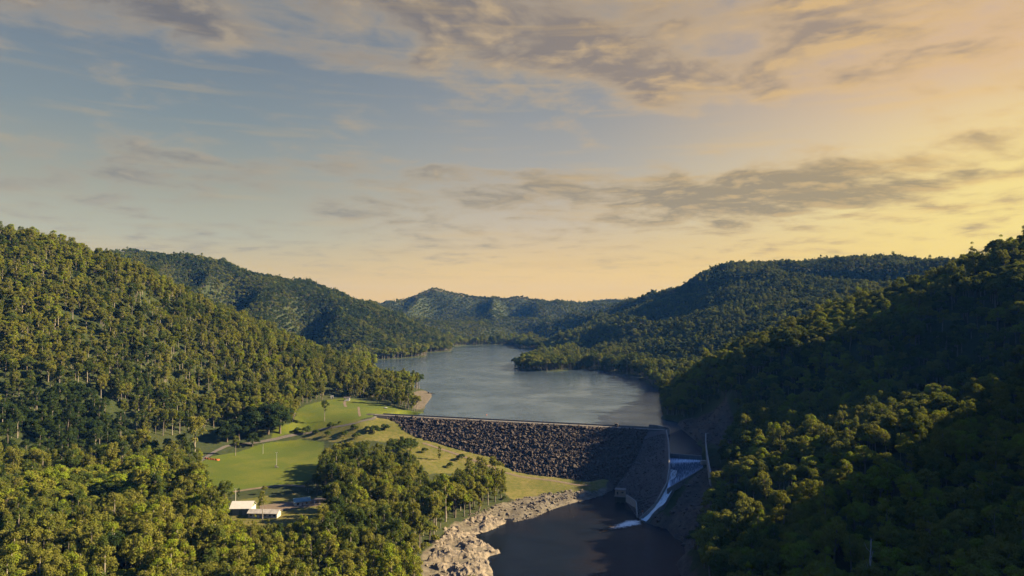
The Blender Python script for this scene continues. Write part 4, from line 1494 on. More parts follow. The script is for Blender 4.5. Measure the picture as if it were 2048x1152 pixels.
OZ = hfast(OX, OY) + np.where(fade > 0, hh * fade, 0) - 2.2 * (1 - fade)
ido = np.arange(OX.size).reshape(OX.shape)
qo = np.stack([ido[:-1, :-1], ido[:-1, 1:], ido[1:, 1:], ido[1:, :-1]], -1).reshape(-1, 4)
up_ = (fade > 0.02).ravel()
qo = qo[up_[qo].any(1)]
tag(link('rock_outcrop', mesh_np('rock_outcrop', np.stack([OX, OY, OZ], -1).reshape(-1, 3), qo), bank_rock), 'pale jagged rock outcrop along the left bank of the pool', 'rock outcrop')


def boulder(u, v, r_, seed, lab):
    x, y, z = gh(u, v)
    rg_ = np.random.default_rng(seed)
    import bmesh
    bm = bmesh.new()
    bmesh.ops.create_icosphere(bm, subdivisions=4, radius=1.0)
    sc = np.array([1.0 + rg_.random() * 0.8, 0.8 + rg_.random() * 0.4, 0.55 + rg_.random() * 0.3])
    co = np.array([v_.co[:] for v_ in bm.verts])
    for _ in range(16):                       # facets: cut the ball by planes
        nrm = rg_.normal(size=3)
        nrm /= np.linalg.norm(nrm)
        off = rg_.uniform(0.45, 0.8)
        dd_ = co @ nrm - off
        co -= np.clip(dd_, 0, None)[:, None] * nrm[None] * 0.92
    co *= sc
    nz_ = fbm(co[:, 0] * 2.5 + co[:, 2] * 1.7 + seed, co[:, 1] * 2.5 - co[:, 2] * 1.3, seed, 4)
    co *= (1 + (nz_ - 0.5) * 0.28)[:, None]
    for v_, c_ in zip(bm.verts, co * r_):
        v_.co = c_
    me_ = bpy.data.meshes.new('boulder')
    bm.to_mesh(me_)
    bm.free()
    o_ = link('boulder', me_, bank_rock, None, (x, y, z - 0.1 * r_))
    o_.rotation_euler = (0, 0, rg_.random() * 6.28)
    return tag(o_, lab, 'boulder', 'large rocks on the left bank')


for i, (u, v, r_, lab) in enumerate([
        (958, 1040, 4.2, 'big pale boulder above the small inlet on the left bank'),
        (972, 1046, 3.6, 'tan boulder at the inlet shore, right of the big pale one'),
        (938, 1046, 3.2, 'cracked tan boulder at the inlet, left of the big pale one'),
        (990, 1042, 3.0, 'low tan rock on the point between inlet and gravel bank'),
        (915, 1052, 3.0, 'rounded rock under the trees left of the inlet'),
        (925, 1082, 3.4, 'pale rock on the shoulder above the rocky point'),
        (978, 1098, 3.2, 'flat rock forming the rocky point in the pool'),
        (993, 1103, 2.4, 'outermost low rock at the tip of the rocky point'),
        (950, 1096, 3.4, 'brown rock at the root of the rocky point'),
        (900, 1102, 3.0, 'tan rock in the middle of the rubble bank'),
        (960, 1120, 3.0, 'brown shoreline rock below the rocky point'),
        (935, 1128, 3.6, 'large brown block on the rubble bank near the photo bottom'),
        (905, 1130, 3.0, 'dark gapped rock left of the large brown block'),
        (966, 1142, 2.6, 'lowest shoreline rock at the bottom of the left bank')]):
    boulder(u, v, r_, 100 + i, lab)


# ------------------------------------------------------------------ trees
def leaf_mat(name, stops, trans=0.38):
    m_ = bpy.data.materials.new(name)
    m_.use_nodes = True
    t = NT(m_.node_tree)
    out = t.n('ShaderNodeOutputMaterial')
    at = t.n('ShaderNodeAttribute', attribute_name='tint', attribute_type='INSTANCER')
    lf = t.n('ShaderNodeAttribute', attribute_name='leaf')
    f = t.m('ADD', at.outputs['Fac'], t.m('MULTIPLY', t.m('SUBTRACT', lf.outputs['Fac'], 0.5), 0.35), clamp=True)
    col = t.ramp(f, [(p_, sc_(c_)) for p_, c_ in stops])
    d = t.n('ShaderNodeBsdfDiffuse')
    tr = t.n('ShaderNodeBsdfTranslucent')
    mx = t.n('ShaderNodeMixShader')
    mx.inputs[0].default_value = trans
    t.link(col, d.inputs[0])
    t.link(t.mix(0.5, col, sc_((0.14, 0.15, 0.02))), tr.inputs[0])
    t.link(d.outputs[0], mx.inputs[1])
    t.link(tr.outputs[0], mx.inputs[2])
    t.link(mx.outputs[0], out.inputs[0])
    return m_


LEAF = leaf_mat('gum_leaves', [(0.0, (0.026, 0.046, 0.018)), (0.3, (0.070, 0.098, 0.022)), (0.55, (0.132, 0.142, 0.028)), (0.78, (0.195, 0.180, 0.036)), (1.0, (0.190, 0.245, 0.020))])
PALEBARK = material('pale_bark', (0.27, 0.23, 0.18), 0.9, 0.45, 0.6, 0.0)
BARK = material('gum_bark', (0.17, 0.14, 0.11), 0.9, 0.45, 0.6, 0.0)
DARKBARK = material('dark_bark', (0.13, 0.10, 0.075), 0.9, 0.4, 0.6, 0.0)


def crown_mesh(name, rg, centers, radii, leaves, size, squash=0.75, droop=0.0):
    P, Nn, Sz, Lf = [], [], [], []
    for c_, r_ in zip(centers, radii):
        n_ = max(int(leaves * (r_ / np.mean(radii)) ** 2), 12)
        d = rg.normal(size=(n_, 3))
        d /= np.linalg.norm(d, axis=1)[:, None]
        d[:, 2] = np.where(d[:, 2] < -0.35, -d[:, 2], d[:, 2])
        rad_ = r_ * (0.45 + 0.62 * rg.random(n_) ** 0.6)
        p = c_ + d * rad_[:, None] * np.array([1, 1, squash])
        p[:, 2] -= droop * rg.random(n_) * r_
        nn = d + rg.normal(size=(n_, 3)) * 0.48 + np.array([0, 0, 0.18])
        P.append(p)
        Nn.append(nn / np.linalg.norm(nn, axis=1)[:, None])
        Sz.append(size * rg.uniform(0.6, 1.25, n_))
        Lf.append(np.full(n_, rg.random()) * 0.7 + rg.random(n_) * 0.3)
    P, Nn, Sz, Lf = map(np.concatenate, (P, Nn, Sz, Lf))
    a = np.cross(Nn, rg.normal(size=Nn.shape))
    a /= np.linalg.norm(a, axis=1)[:, None] + 1e-9
    b = np.cross(Nn, a)
    s = Sz[:, None]
    V = np.stack([P - a * s * 0.62, P - b * s * 0.40 + Nn * s * 0.08, P + a * s * 0.62, P + b * s * 0.40 + Nn * s * 0.08], 1)
    n_ = len(P)
    q = (np.arange(n_)[:, None] * 4 + np.arange(4)[None])
    me_ = mesh_np(name, V.reshape(-1, 3), q)
    at = me_.attributes.new('leaf', 'FLOAT', 'FACE')
    at.data.foreach_set('value', Lf.astype(np.float32))
    return me_


def make_proto(kind, seed):
    rg = np.random.default_rng(seed)
    mb = MB()
    cen, rad_ = [], []
    if kind == 'tall':          # open gum: long pale trunk, clumps on rising limbs
        H = 27.0
        lean = rg.normal(size=2) * 0.7
        tr = [(lean[0] * t * t, lean[1] * t * t, H * 0.86 * t) for t in np.linspace(0, 1, 7)]
        mb.tube([(0, 0, -1.5)] + tr, [0.55] + list(np.linspace(0.46, 0.17, 7)), 7)
        for i in range(rg.integers(26, 34)):
            d = rg.normal(size=3)
            d /= np.linalg.norm(d)
            k = rg.uniform(0.45, 1.0)
            t = 0.70 + 0.25 * d[2] * k
            base = np.array([lean[0] * t * t, lean[1] * t * t, H * t])
            wide = 4.3 * (1.0 - 0.25 * max(d[2], 0))
            c_ = base + np.array([d[0] * wide * k, d[1] * wide * k, 0.0])
            cen.append(c_)
            rad_.append(rg.uniform(1.0, 2.0))
            if i % 4 == 0:
                b0 = np.array([lean[0] * t * t, lean[1] * t * t, min(H * (t - 0.16), H * 0.8)])
                mb.tube([tuple(b0), tuple(b0 * 0.5 + c_ * 0.5 - np.array([0, 0, 0.3])), tuple(b0 * 0.15 + c_ * 0.85)], [0.18, 0.12, 0.05], 5)
        me_ = crown_mesh('crown', rg, np.array(cen), np.array(rad_), 92, 0.60, 0.85, 0.5)
    elif kind == 'round':       # broad gum: dense lumpy dome
        H = 22.0
        tr = [(0.2 * math.sin(t * 3), 0.3 * t, H * 0.55 * t) for t in np.linspace(0, 1, 5)]
        mb.tube([(0, 0, -1.5)] + tr, [0.7] + list(np.linspace(0.58, 0.26, 5)), 7)
        for i in range(rg.integers(32, 40)):
            d = rg.normal(size=3)
            d /= np.linalg.norm(d)
            d[2] = abs(d[2]) * 1.0 - 0.25
            k = rg.uniform(0.6, 1.0)
            c_ = np.array([d[0] * 6.0 * k, d[1] * 6.0 * k, H * 0.62 + d[2] * 7.0 * k])
            cen.append(c_)
            rad_.append(rg.uniform(1.3, 2.3))
            if i % 5 == 0:
                mb.tube([(0, 0.2, H * 0.42), tuple(np.array([0, 0, H * 0.48]) * 0.5 + c_ * 0.5), tuple(c_)], [0.26, 0.17, 0.06], 5)
        me_ = crown_mesh('crown', rg, np.array(cen), np.array(rad_), 120, 0.66, 0.72)
    elif kind == 'slim':        # narrow she-oak / ironbark, feathery
        H = 23.0
        mb.tube([(0, 0, -1.5), (0, 0, 0), (0.2, 0.1, H * 0.5), (0.1, 0.3, H * 0.92)], [0.45, 0.36, 0.22, 0.06], 6)
        for i in range(rg.integers(24, 30)):
            t = rg.uniform(0.22, 1.0)
            a = rg.random() * 6.283
            rr_ = (0.6 + 2.7 * math.sin(math.pi * min(1, (t - 0.1) * 0.95)) ** 0.8) * rg.uniform(0.4, 1.0)
            cen.append(np.array([math.cos(a) * rr_, math.sin(a) * rr_, H * t + rg.uniform(-1, 0.6)]))
            rad_.append(rg.uniform(1.0, 1.8))
        me_ = crown_mesh('crown', rg, np.array(cen), np.array(rad_), 96, 0.58, 1.0, 0.4)
    elif kind == 'dense':       # dark spreading rainforest tree, foliage to the ground
        H = 15.0
        mb.tube([(0, 0, -1.5), (0, 0, 0), (0.3, 0, 4.0), (0.1, 0.4, 8.5)], [0.7, 0.6, 0.42, 0.2], 7)
        for i in range(rg.integers(36, 44)):
            d = rg.normal(size=3)
            d /= np.linalg.norm(d)
            d[2] = abs(d[2])
            k = rg.uniform(0.62, 1.0)
            cen.append(np.array([d[0] * 5.8 * k, d[1] * 5.8 * k, 4.2 + d[2] * 9.0 * k]))
            rad_.append(rg.uniform(1.4, 2.3))
        me_ = crown_mesh('crown', rg, np.array(cen), np.array(rad_), 120, 0.66, 0.8)
    else:                       # shrub
        mb.tube([(0, 0, -0.5), (0.1, 0, 1.2), (0.2, 0.1, 2.0)], [0.16, 0.12, 0.05], 5)
        for i in range(rg.integers(11, 15)):
            d = rg.normal(size=3)
            d /= np.linalg.norm(d)
            cen.append(np.array([d[0] * 1.9, d[1] * 1.9, 1.3 + abs(d[2]) * 1.5]))
            rad_.append(rg.uniform(0.7, 1.2))
        H = 4.0
        me_ = crown_mesh('crown', rg, np.array(cen), np.array(rad_), 60, 0.5, 0.85)
    me_.materials.append(LEAF)
    tm = bpy.data.meshes.new('trunk')
    tm.from_pydata([tuple(map(float, p)) for p in mb.v], [], mb.f)
    tm.update()
    tm.polygons.foreach_set('use_smooth', [True] * len(tm.polygons))
    tm.materials.append(DARKBARK if kind in ('dense', 'shrub') else (PALEBARK if kind == 'tall' and seed != 3 else BARK))
    return {'kind': kind, 'crown': me_, 'trunk': tm, 'H': H}


PROTO = [make_proto('tall', 1), make_proto('tall', 2), make_proto('tall', 3), make_proto('round', 4), make_proto('round', 5), make_proto('round', 6),
         make_proto('slim', 7), make_proto('slim', 8), make_proto('dense', 9), make_proto('dense', 10), make_proto('shrub', 11), make_proto('shrub', 12)]
PH = np.array([p['H'] for p in PROTO])
PW = np.array([10, 10, 10, 14.5, 14.5, 14.5, 7, 7, 14.5, 14.5, 5, 5], float)
KINDS_OF = {'tall': [0, 1, 2], 'round': [3, 4, 5], 'slim': [6, 7], 'dense': [8, 9], 'shrub': [10, 11]}

rg = np.random.default_rng(77)


def jgrid(x0, x1, y0, y1, sp):
    a = np.arange(x0, x1, sp)
    b = np.arange(y0, y1, sp)
    A, B = np.meshgrid(a, b)
    A = A + (np.arange(len(b)) % 2)[:, None] * sp / 2
    return (A + rg.uniform(-0.42, 0.42, A.shape) * sp).ravel(), (B + rg.uniform(-0.42, 0.42, B.shape) * sp).ravel()


xs1, ys1 = jgrid(-1250, 1250, 140, 1300, 7.4)
m1 = np.abs(xs1) < 0.80 * ys1 + 110
xs2, ys2 = jgrid(-2100, 2100, 1300, 2600, 8.6)
m2 = np.abs(xs2) < 0.80 * ys2 + 60
xs3, ys3 = jgrid(-2600, 2600, 2600, 5200, 14.5)
m3 = np.abs(xs3) < 0.45 * ys3
TX = np.concatenate([xs1[m1], xs2[m2], xs3[m3]])
TY = np.concatenate([ys1[m1], ys2[m2], ys3[m3]])
TZ = hfast(TX, TY)
NEAR = TY < 1300
# where no tree stands
ok = np.ones(len(TX), bool)
lsd = poly_sd(TX, TY, LAKE)
ok &= (lsd > np.where(TY > 1200, 0.5, 3)) | (TY < 600)
ok &= (poly_sd(TX, TY, POOL) > 9) | (TY > 640)
for pl, mar in ((FIELD, 2), (UPPER, 1), (SLOPE, -1), (YARD, 2), (BANK, 2), (CUT, 2), (DARKBANK, 2), (CHANNEL, 8), (spit, 0)):
    ok &= poly_sd(TX, TY, pl) > mar
s_, d_ = dam_sd(TX, TY)
toe = HALF_W + SLOPE_DN * (CREST_Z - TZ)
ok &= ~((s_ > -4) & (s_ < DLEN + 8) & (d_ > -40) & (d_ < np.maximum(toe, 6) + 6))
ok &= line_d(TX, TY, [tuple(p[:2]) for p in tw]) > 7
for u_, v_, mar in ((694, 801, 11), (664, 796, 7)):
    p_ = ground_hit(u_, v_)
    ok &= line_d(TX, TY, [(p_[0], p_[1]), (p_[0] + SUN_DIR[0] * 62, p_[1] + SUN_DIR[1] * 62)]) > mar
ok &= TZ > np.where(TY > 640, 0.35, -40)
gap = fbm(TX / 30, TY / 30, 55, 3)
ok &= (gap > 0.37) | (rg.random(len(TX)) < 0.35) | (TY > 1300)
# far side of the hills needs no trees
dist = np.hypot(TX, TY)
vis = np.ones(len(TX), bool)
for f in np.linspace(0.08, 0.985, 60):
    gx_, gy_ = TX * f, TY * f
    lz = CAM[2] + (TZ + 45 - CAM[2]) * f
    vis &= ~((hfast(gx_, gy_) > lz))
ok &= vis | NEAR
TX, TY, TZ, NEAR = TX[ok], TY[ok], TZ[ok], NEAR[ok]
N = len(TX)
# species
rr = rg.random(N)
zone_n = fbm(TX / 70, TY / 70, 15, 3)
leftside = TX < 60
kind = np.where(leftside, np.select([rr < 0.46, rr < 0.76, rr < 0.94], ['tall', 'slim', 'round'], 'dense'), np.select([rr < 0.58, rr < 0.74, rr < 0.88], ['round', 'tall', 'slim'], 'dense'))
kind = np.where((TY > 1300) & (rr < 0.6), 'round', kind)
VAR = np.zeros(N, int)
for k, ids in KINDS_OF.items():
    s = kind == k
    VAR[s] = rg.choice(ids, s.sum())
VAR[(TX > 60) & (kind == 'tall')] = 2
SCL = (rg.normal(1.0, 0.19, N) + 0.35 * (fbm(TX / 26, TY / 26, 63, 2) - 0.5)).clip(0.5, 1.4)
SCL *= np.where(TY > 1300, 0.80, 1.0)
SCL *= np.where((TX > 60) & (TY < 1300), 0.90, 1.0) * np.where((TX < 60) & (TY > 560) & (TY < 1300), 0.86, 0.98)
shore_tree = (poly_sd(TX, TY, LAKE) < 40) & (TY > 1200)
SCL = np.where(shore_tree, SCL * 1.45, SCL)
TINT = (0.54 + 1.1 * (zone_n - 0.5) + rg.normal(0, 0.21, N))
TINT += np.where((kind == 'dense'), -0.32, 0) + np.where(leftside, 0.03, 0.06)
TINT = np.where(TY > 1300, TINT - 0.16, TINT)
TINT = np.where((TY > 1500) & (TX < -150) & (TY < 2700), TINT - 0.12, TINT)  # shade on the second left range put into a darker tint
TINT = np.where(shore_tree & (TX < 0), TINT + 0.30, TINT)  # sunlight on the left wooded points put into a lighter tint
TINT = TINT.clip(0.02, 0.9)
br = np.hypot(TX + 300, (TY - 505) * 0.8) < 48           # patch of fresh bright green trees at the foot of the left hill
TINT = np.where(br & (rg.random(N) < 0.6), rg.uniform(0.80, 0.98, N), TINT)
VAR = np.where(br, rg.choice([3, 4, 5], N), VAR)
shade_pocket = np.hypot(TX + 410, (TY - 625) * 0.9) < 58  # shaded gully pocket put into darker leaf tint and dark trees
TINT = np.where(shade_pocket, TINT * 0.25, TINT)
VAR = np.where(shade_pocket & (rg.random(N) < 0.6), rg.choice([8, 9], N), VAR)
ROT = rg.uniform(0, 6.283, N)

# hand-placed trees and shrubs: (u, v) of the foot, top v, kind, tint
HAND = [(649, 842, 794, 'tall', 0.30, 'lone slender tree on the upper lawn'),
        (536, 868, 798, 'dense', 0.02, 'dark spreading tree between the field and the upper lawn'),
        (512, 872, 806, 'dense', 0.04, 'broad dark tree just left of the spreading tree behind the field'),
        (560, 866, 804, 'dense', 0.10, 'dark leafy tree just right of the spreading tree behind the field'),
        (454, 884, 836, 'dense', 0.02, 'low dark tree overhanging the access road behind the field'),
        (478, 880, 826, 'dense', 0.0, 'dark dense tree above the access road at the back of the field'),
        (505, 893, 862, 'dense', 0.06, 'rounded dark bush tree on the back edge of the field'),
        (389, 930, 818, 'tall', 0.72, 'tall pale trunked gum at the left corner of the field by the barriers'),
        (471, 911, 868, 'tall', 0.45, 'pale trunked gum on the back edge of the field near the road'),
        (805, 906, 868, 'dense', 0.22, 'dark green tree at the foot of the left dam abutment'),
        (822, 902, 872, 'dense', 0.25, 'dark green tree beside the rock face near its left toe'),
        (785, 908, 874, 'dense', 0.3, 'bushy green tree uphill of the abutment tree'),
        (879, 920, 893, 'slim', 0.5, 'small thin tree alone on the grass slope below the dam'),
        (966, 975, 905, 'tall', 0.66, 'tall gum at the front of the grove beside the dam toe'),
        (990, 1004, 918, 'slim', 0.62, 'outermost gum of the grove above the gravel bank'),
        (1002, 1000, 930, 'slim', 0.55, 'slim gum at the right tip of the grove above the gravel bank'),
        (940, 985, 910, 'tall', 0.6, 'gum in the middle of the grove beside the dam toe'),
        (838, 778, 742, 'round', 0.2, 'round leaning tree at the shore of the lakeside grove'),
        (792, 775, 737, 'slim', 0.02, 'dark pointed pine standing above the lakeside grove'),
        (525, 1040, 978, 'tall', 0.6, 'slender gum rising between the pale shed and the yard'),
        (472, 1086, 1034, 'round', 0.55, 'small olive tree in front of the left corner of the pale shed'),
        (506, 1096, 1034, 'slim', 0.6, 'thin young gum before the left end of the long low building'),
        (540, 1096, 1040, 'slim', 0.5, 'thin young gum before the middle of the long low building'),
        (566, 1086, 1046, 'round', 0.45, 'rounded tree at the right end of the long low building'),
        (596, 1072, 1038, 'dense', 0.3, 'dark bushy tree in front of the teal roofed cottage'),
        (628, 1064, 1030, 'round', 0.4, 'green tree in front of the white posted carport'),
        (448, 1046, 950, 'tall', 0.35, 'tall dark gum just left of the big pale shed'),
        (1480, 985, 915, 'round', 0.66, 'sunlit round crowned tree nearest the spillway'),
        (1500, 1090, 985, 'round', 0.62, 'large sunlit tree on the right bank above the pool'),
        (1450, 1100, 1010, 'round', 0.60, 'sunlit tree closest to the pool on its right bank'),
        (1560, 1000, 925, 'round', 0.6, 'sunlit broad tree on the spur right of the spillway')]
SHRUBS = [(613, 866, 850, 0.18), (632, 869, 857, 0.2), (596, 866, 853, 0.15), (749, 866, 848, 0.12), (770, 861, 846, 0.10), (708, 860, 846, 0.22), (663, 857, 842, 0.25), (713, 878, 863, 0.3), (735, 862, 850, 0.25),
          (922, 920, 905, 0.15), (690, 872, 860, 0.25), (850, 905, 893, 0.35), (832, 893, 882, 0.3), (655, 872, 860, 0.3), (680, 848, 841, 0.2), (900, 935, 922, 0.4), (1010, 1000, 990, 0.4), (870, 1085, 1068, 0.6), (820, 1115, 1095, 0.8), (850, 1100, 1082, 0.75)]

# crowns must not stand where the photograph shows open ground: thin the trees growing in front of it
KEEP = [(field_px + [], None), (upper_px, None), (slope_px, None), (bank_px, None),
        ([(455, 1062), (462, 1008), (520, 1006), (600, 1008), (660, 1012), (660, 1034), (600, 1040), (562, 1053), (470, 1046)], None),
        ([(975, 1165), (1000, 1106), (1240, 985), (1290, 1045), (1376, 1104), (1352, 1128), (1385, 1165)], None),
        ([(800, 838), (1335, 850), (1348, 840), (1370, 858), (1408, 862), (1446, 862), (1440, 895), (1422, 945), (1408, 1000), (1390, 1055), (1290, 1046), (1235, 980), (1000, 930), (830, 880)], None),
        ([(735, 722), (850, 718), (856, 745), (800, 742), (742, 742)], None),
        ([(870, 700), (1020, 700), (1030, 738), (1250, 765), (1318, 800), (1325, 840), (860, 828)], None)]


def keepmask(x, y, z, var, scl):
    h, w = PH[var] * scl, PW[var] * scl
    bad = np.zeros(len(x), bool)
    fu, fv, _ = project(x, y, z)
    for fh, fw in ((1.0, 0.0), (0.82, -0.36), (0.82, 0.36), (0.6, -0.45), (0.6, 0.45), (0.6, 0), (0.4, 0)):
        u, v, dep = project(x + w * fw, y, z + h * fh)
        for pl, _ in KEEP:
            inside = poly_sd(u, v, pl) < -5
            bad |= inside
    return bad


near = np.nonzero(NEAR)[0]
for attempt in range(5):
    bad = keepmask(TX[near], TY[near], TZ[near], VAR[near], SCL[near])
    if attempt < 4:
        SCL[near[bad]] *= 0.78
    else:
        keep = np.ones(len(TX), bool)
        keep[near[bad]] = False
# hand-placed ones need room
hand = []
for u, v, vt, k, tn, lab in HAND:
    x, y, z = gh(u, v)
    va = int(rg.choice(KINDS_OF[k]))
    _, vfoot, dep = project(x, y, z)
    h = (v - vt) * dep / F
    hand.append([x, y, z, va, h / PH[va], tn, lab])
    keep &= ~((np.hypot(TX - x, TY - y) < 4.5) & (TY < 1300))
for a in (TX,):
    pass
TX, TY, TZ, VAR, SCL, TINT, ROT, NEAR = (a[keep] for a in (TX, TY, TZ, VAR, SCL, TINT, ROT, NEAR))
nh = len(hand)
HL = [h[6] for h in hand] + [None] * len(TX)
TX = np.concatenate([[h[0] for h in hand], TX])
TY = np.concatenate([[h[1] for h in hand], TY])
TZ = np.concatenate([[h[2] for h in hand], TZ])
VAR = np.concatenate([[h[3] for h in hand], VAR]).astype(int)
SCL = np.concatenate([[h[4] for h in hand], SCL])
TINT = np.concatenate([[h[5] for h in hand], TINT])
ROT = np.concatenate([rg.uniform(0, 6.28, nh), ROT])
print('trees', len(TX), 'near', NEAR.sum())

# which 300 trees show largest: paint crowns front to back into a coarse picture
U, V_, DEP = project(TX, TY, TZ + PH[VAR] * SCL * 0.62)
cand = np.nonzero((TY < 1000) & (U > -60) & (U < 2110) & (V_ > 300) & (V_ < 1230))[0]
cand = cand[np.argsort(DEP[cand])]
PWI, PHI = 512, 288
taken = np.zeros((PHI, PWI), bool)
area = np.zeros(len(TX), int)
cu = np.zeros(len(TX))
cv = np.zeros(len(TX))
for i in cand:
    k = F / DEP[i] / 4
    rw, rh = PW[VAR[i]] * SCL[i] * 0.46 * k, PH[VAR[i]] * SCL[i] * 0.36 * k
    u, v = U[i] / 4, V_[i] / 4
    x0, x1 = max(int(u - rw), 0), min(int(u + rw) + 2, PWI)
    y0, y1 = max(int(v - rh), 0), min(int(v + rh) + 2, PHI)
    if x0 >= x1 or y0 >= y1:
        continue
    yy, xx = np.mgrid[y0:y1, x0:x1]
    e = ((xx + 0.5 - u) / rw) ** 2 + ((yy + 0.5 - v) / rh) ** 2 < 1
    fresh = e & ~taken[y0:y1, x0:x1]
    area[i] = fresh.sum()
    if area[i]:
        cu[i], cv[i] = (xx[fresh].mean() * 4 + 2), (yy[fresh].mean() * 4 + 2)
    taken[y0:y1, x0:x1] |= e
order = np.argsort(-area)
chosen = list(range(nh)) + [int(i) for i in order if i >= nh and area[i] > 0][:300 - nh]
rest = np.ones(len(TX), bool)
rest[chosen] = False

# labels: kind, place and rank along that place
KIND_WORD = {'tall': 'tall gum', 'round': 'broad gum', 'slim': 'slim gum', 'dense': 'rainforest tree', 'shrub': 'low shrub'}


def place_of(i):
    x, y, u, v = TX[i], TY[i], cu[i], cv[i]
    if x > 60:
        if v > 1040:
            return 'along the bottom edge right of the pool' if u < 1720 else 'in the bottom right corner'
        if u < 1560:
            return 'on the bank right of the spillway' if v > 880 else 'on the slope above the spillway rock cut'
        if v > 880:
            return 'on the shaded slope below the sunlit spur' if u < 1800 else 'on the near spur at the right edge'
        return 'on the crest of the sunlit spur' if v > 730 else 'on the shadowed hill at far right'
    if v > 1075:
        return 'along the bottom edge left of the sheds' if u < 440 else ('along the bottom edge below the sheds' if u < 690 else 'at the bottom above the rubble bank')
    if u > 590:
        if v < 830:
            return 'in the lakeside grove left of the dam'
        return 'in the grove between field and dam toe' if v < 965 else 'on the terrace above the river bank'
    if v > 985:
        return 'in the bottom left woods' if u < 230 else 'in the woods left of the sheds'
    if v > 880:
        return 'at the left edge below the hill' if u < 150 else 'left of the playing field'
    return 'on the left hillside above the field' if u > 260 else 'on the lower left hillside'


ORD = ['leftmost', 'second from left', 'third from left', 'fourth from left', 'fifth from left', 'sixth from left', 'seventh from left', 'eighth from left', 'ninth from left', 'tenth from left',
       'eleventh from left', 'twelfth from left', 'thirteenth from left', 'fourteenth from left', 'fifteenth from left', 'sixteenth from left', 'seventeenth from left', 'eighteenth from left']
cells = {}
for i in chosen[nh:]:
    k = PROTO[VAR[i]]['kind']
    tone = 'bright green' if TINT[i] > 0.88 else 'yellow olive' if TINT[i] > 0.62 else ('mid green' if TINT[i] > 0.40 else 'dark green')
    cells.setdefault((k, tone, place_of(i)), []).append(i)
for key, ids in list(cells.items()):
    if len(ids) > 5:                       # split crowded cells by how large the trees show
        cut = sorted(area[i] for i in ids)[len(ids) // 2]
        del cells[key]
        for word, sub in (('small', [i for i in ids if area[i] < cut]), ('big', [i for i in ids if area[i] >= cut])):
            if sub:
                cells[(key[0], word + ' ' + key[1], key[2])] = sub
LAB = {}
for (k, tone, pl), ids in cells.items():
    ids.sort(key=lambda i: cu[i])
    kw = KIND_WORD[k]
    for r_, i in enumerate(ids):
        if len(ids) == 1:
            LAB[i] = 'only %s %s %s' % (tone, kw, pl)
        elif r_ == len(ids) - 1:
            LAB[i] = 'rightmost %s %s %s' % (tone, kw, pl)
        else:
            LAB[i] = '%s %s %s %s' % (ORD[min(r_, 17)], tone, kw, pl)
for i in range(nh):
    LAB[i] = HL[i]

first_of = {}


def put_tree(name, va, loc, rz, scl, tint, lab, cat, group):
    root = thing(name, lab, cat, loc, rz, group)
    root.scale = (scl, scl, scl)
    for part in ('trunk', 'crown'):
        o_ = bpy.data.objects.new(part, PROTO[va][part])
        COL.objects.link(o_)
        o_.parent = root
        o_['tint'] = float(tint)
        if va not in first_of and part == 'crown':
            first_of[va] = (root.children[0] if root.children else None, o_)
    return root


def reg(va, root):
    if va not in PARTS_OF:
        PARTS_OF[va] = root


PARTS_OF = {}
NAME_OF = {'tall': 'gum_tree', 'round': 'gum_tree', 'slim': 'gum_tree', 'dense': 'rainforest_tree', 'shrub': 'shrub'}
for i in chosen:
    va = int(VAR[i])
    k = PROTO[va]['kind']
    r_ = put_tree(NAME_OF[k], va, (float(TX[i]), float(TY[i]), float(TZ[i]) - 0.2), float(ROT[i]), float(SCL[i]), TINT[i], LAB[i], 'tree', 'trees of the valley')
    PARTS_OF.setdefault(va, r_)
sh = sorted(range(len(SHRUBS)), key=lambda q_: SHRUBS[q_][0])
for r_, q_ in enumerate(sh):
    u, v, vt, tn = SHRUBS[q_]
    x, y, z = gh(u, v)
    va = 10 + (q_ % 2)
    _, _, dep = project(x, y, z)
    h = (v - vt) * dep / F * 0.95
    wh = ('on the bank between field and upper lawn' if u < 640 else 'on the grass slope below the access road' if u < 790 else 'on the grass slope beside the dam toe' if u > 815 and v < 950 else 'at the top of the river bank')
    cells.setdefault(('shrub', wh), []).append(q_)
    o_ = put_tree('shrub', va, (x, y, z - 0.1), random.uniform(0, 6), h / 4.0, tn, 'x', 'shrub', 'shrubs on the grassy slopes')
    PARTS_OF.setdefault(va, o_)
    SHRUBS[q_] = (o_, wh)
for (kk_, wh), ids in [(k_, v_) for k_, v_ in cells.items() if k_[0] == 'shrub' and len(k_) == 2]:
    for r_, q_ in enumerate(ids):
        SHRUBS[q_][0]['label'] = ('%s round dark shrub %s' % ('only' if len(ids) == 1 else ORD[r_] if r_ < len(ids) - 1 else 'rightmost', wh))

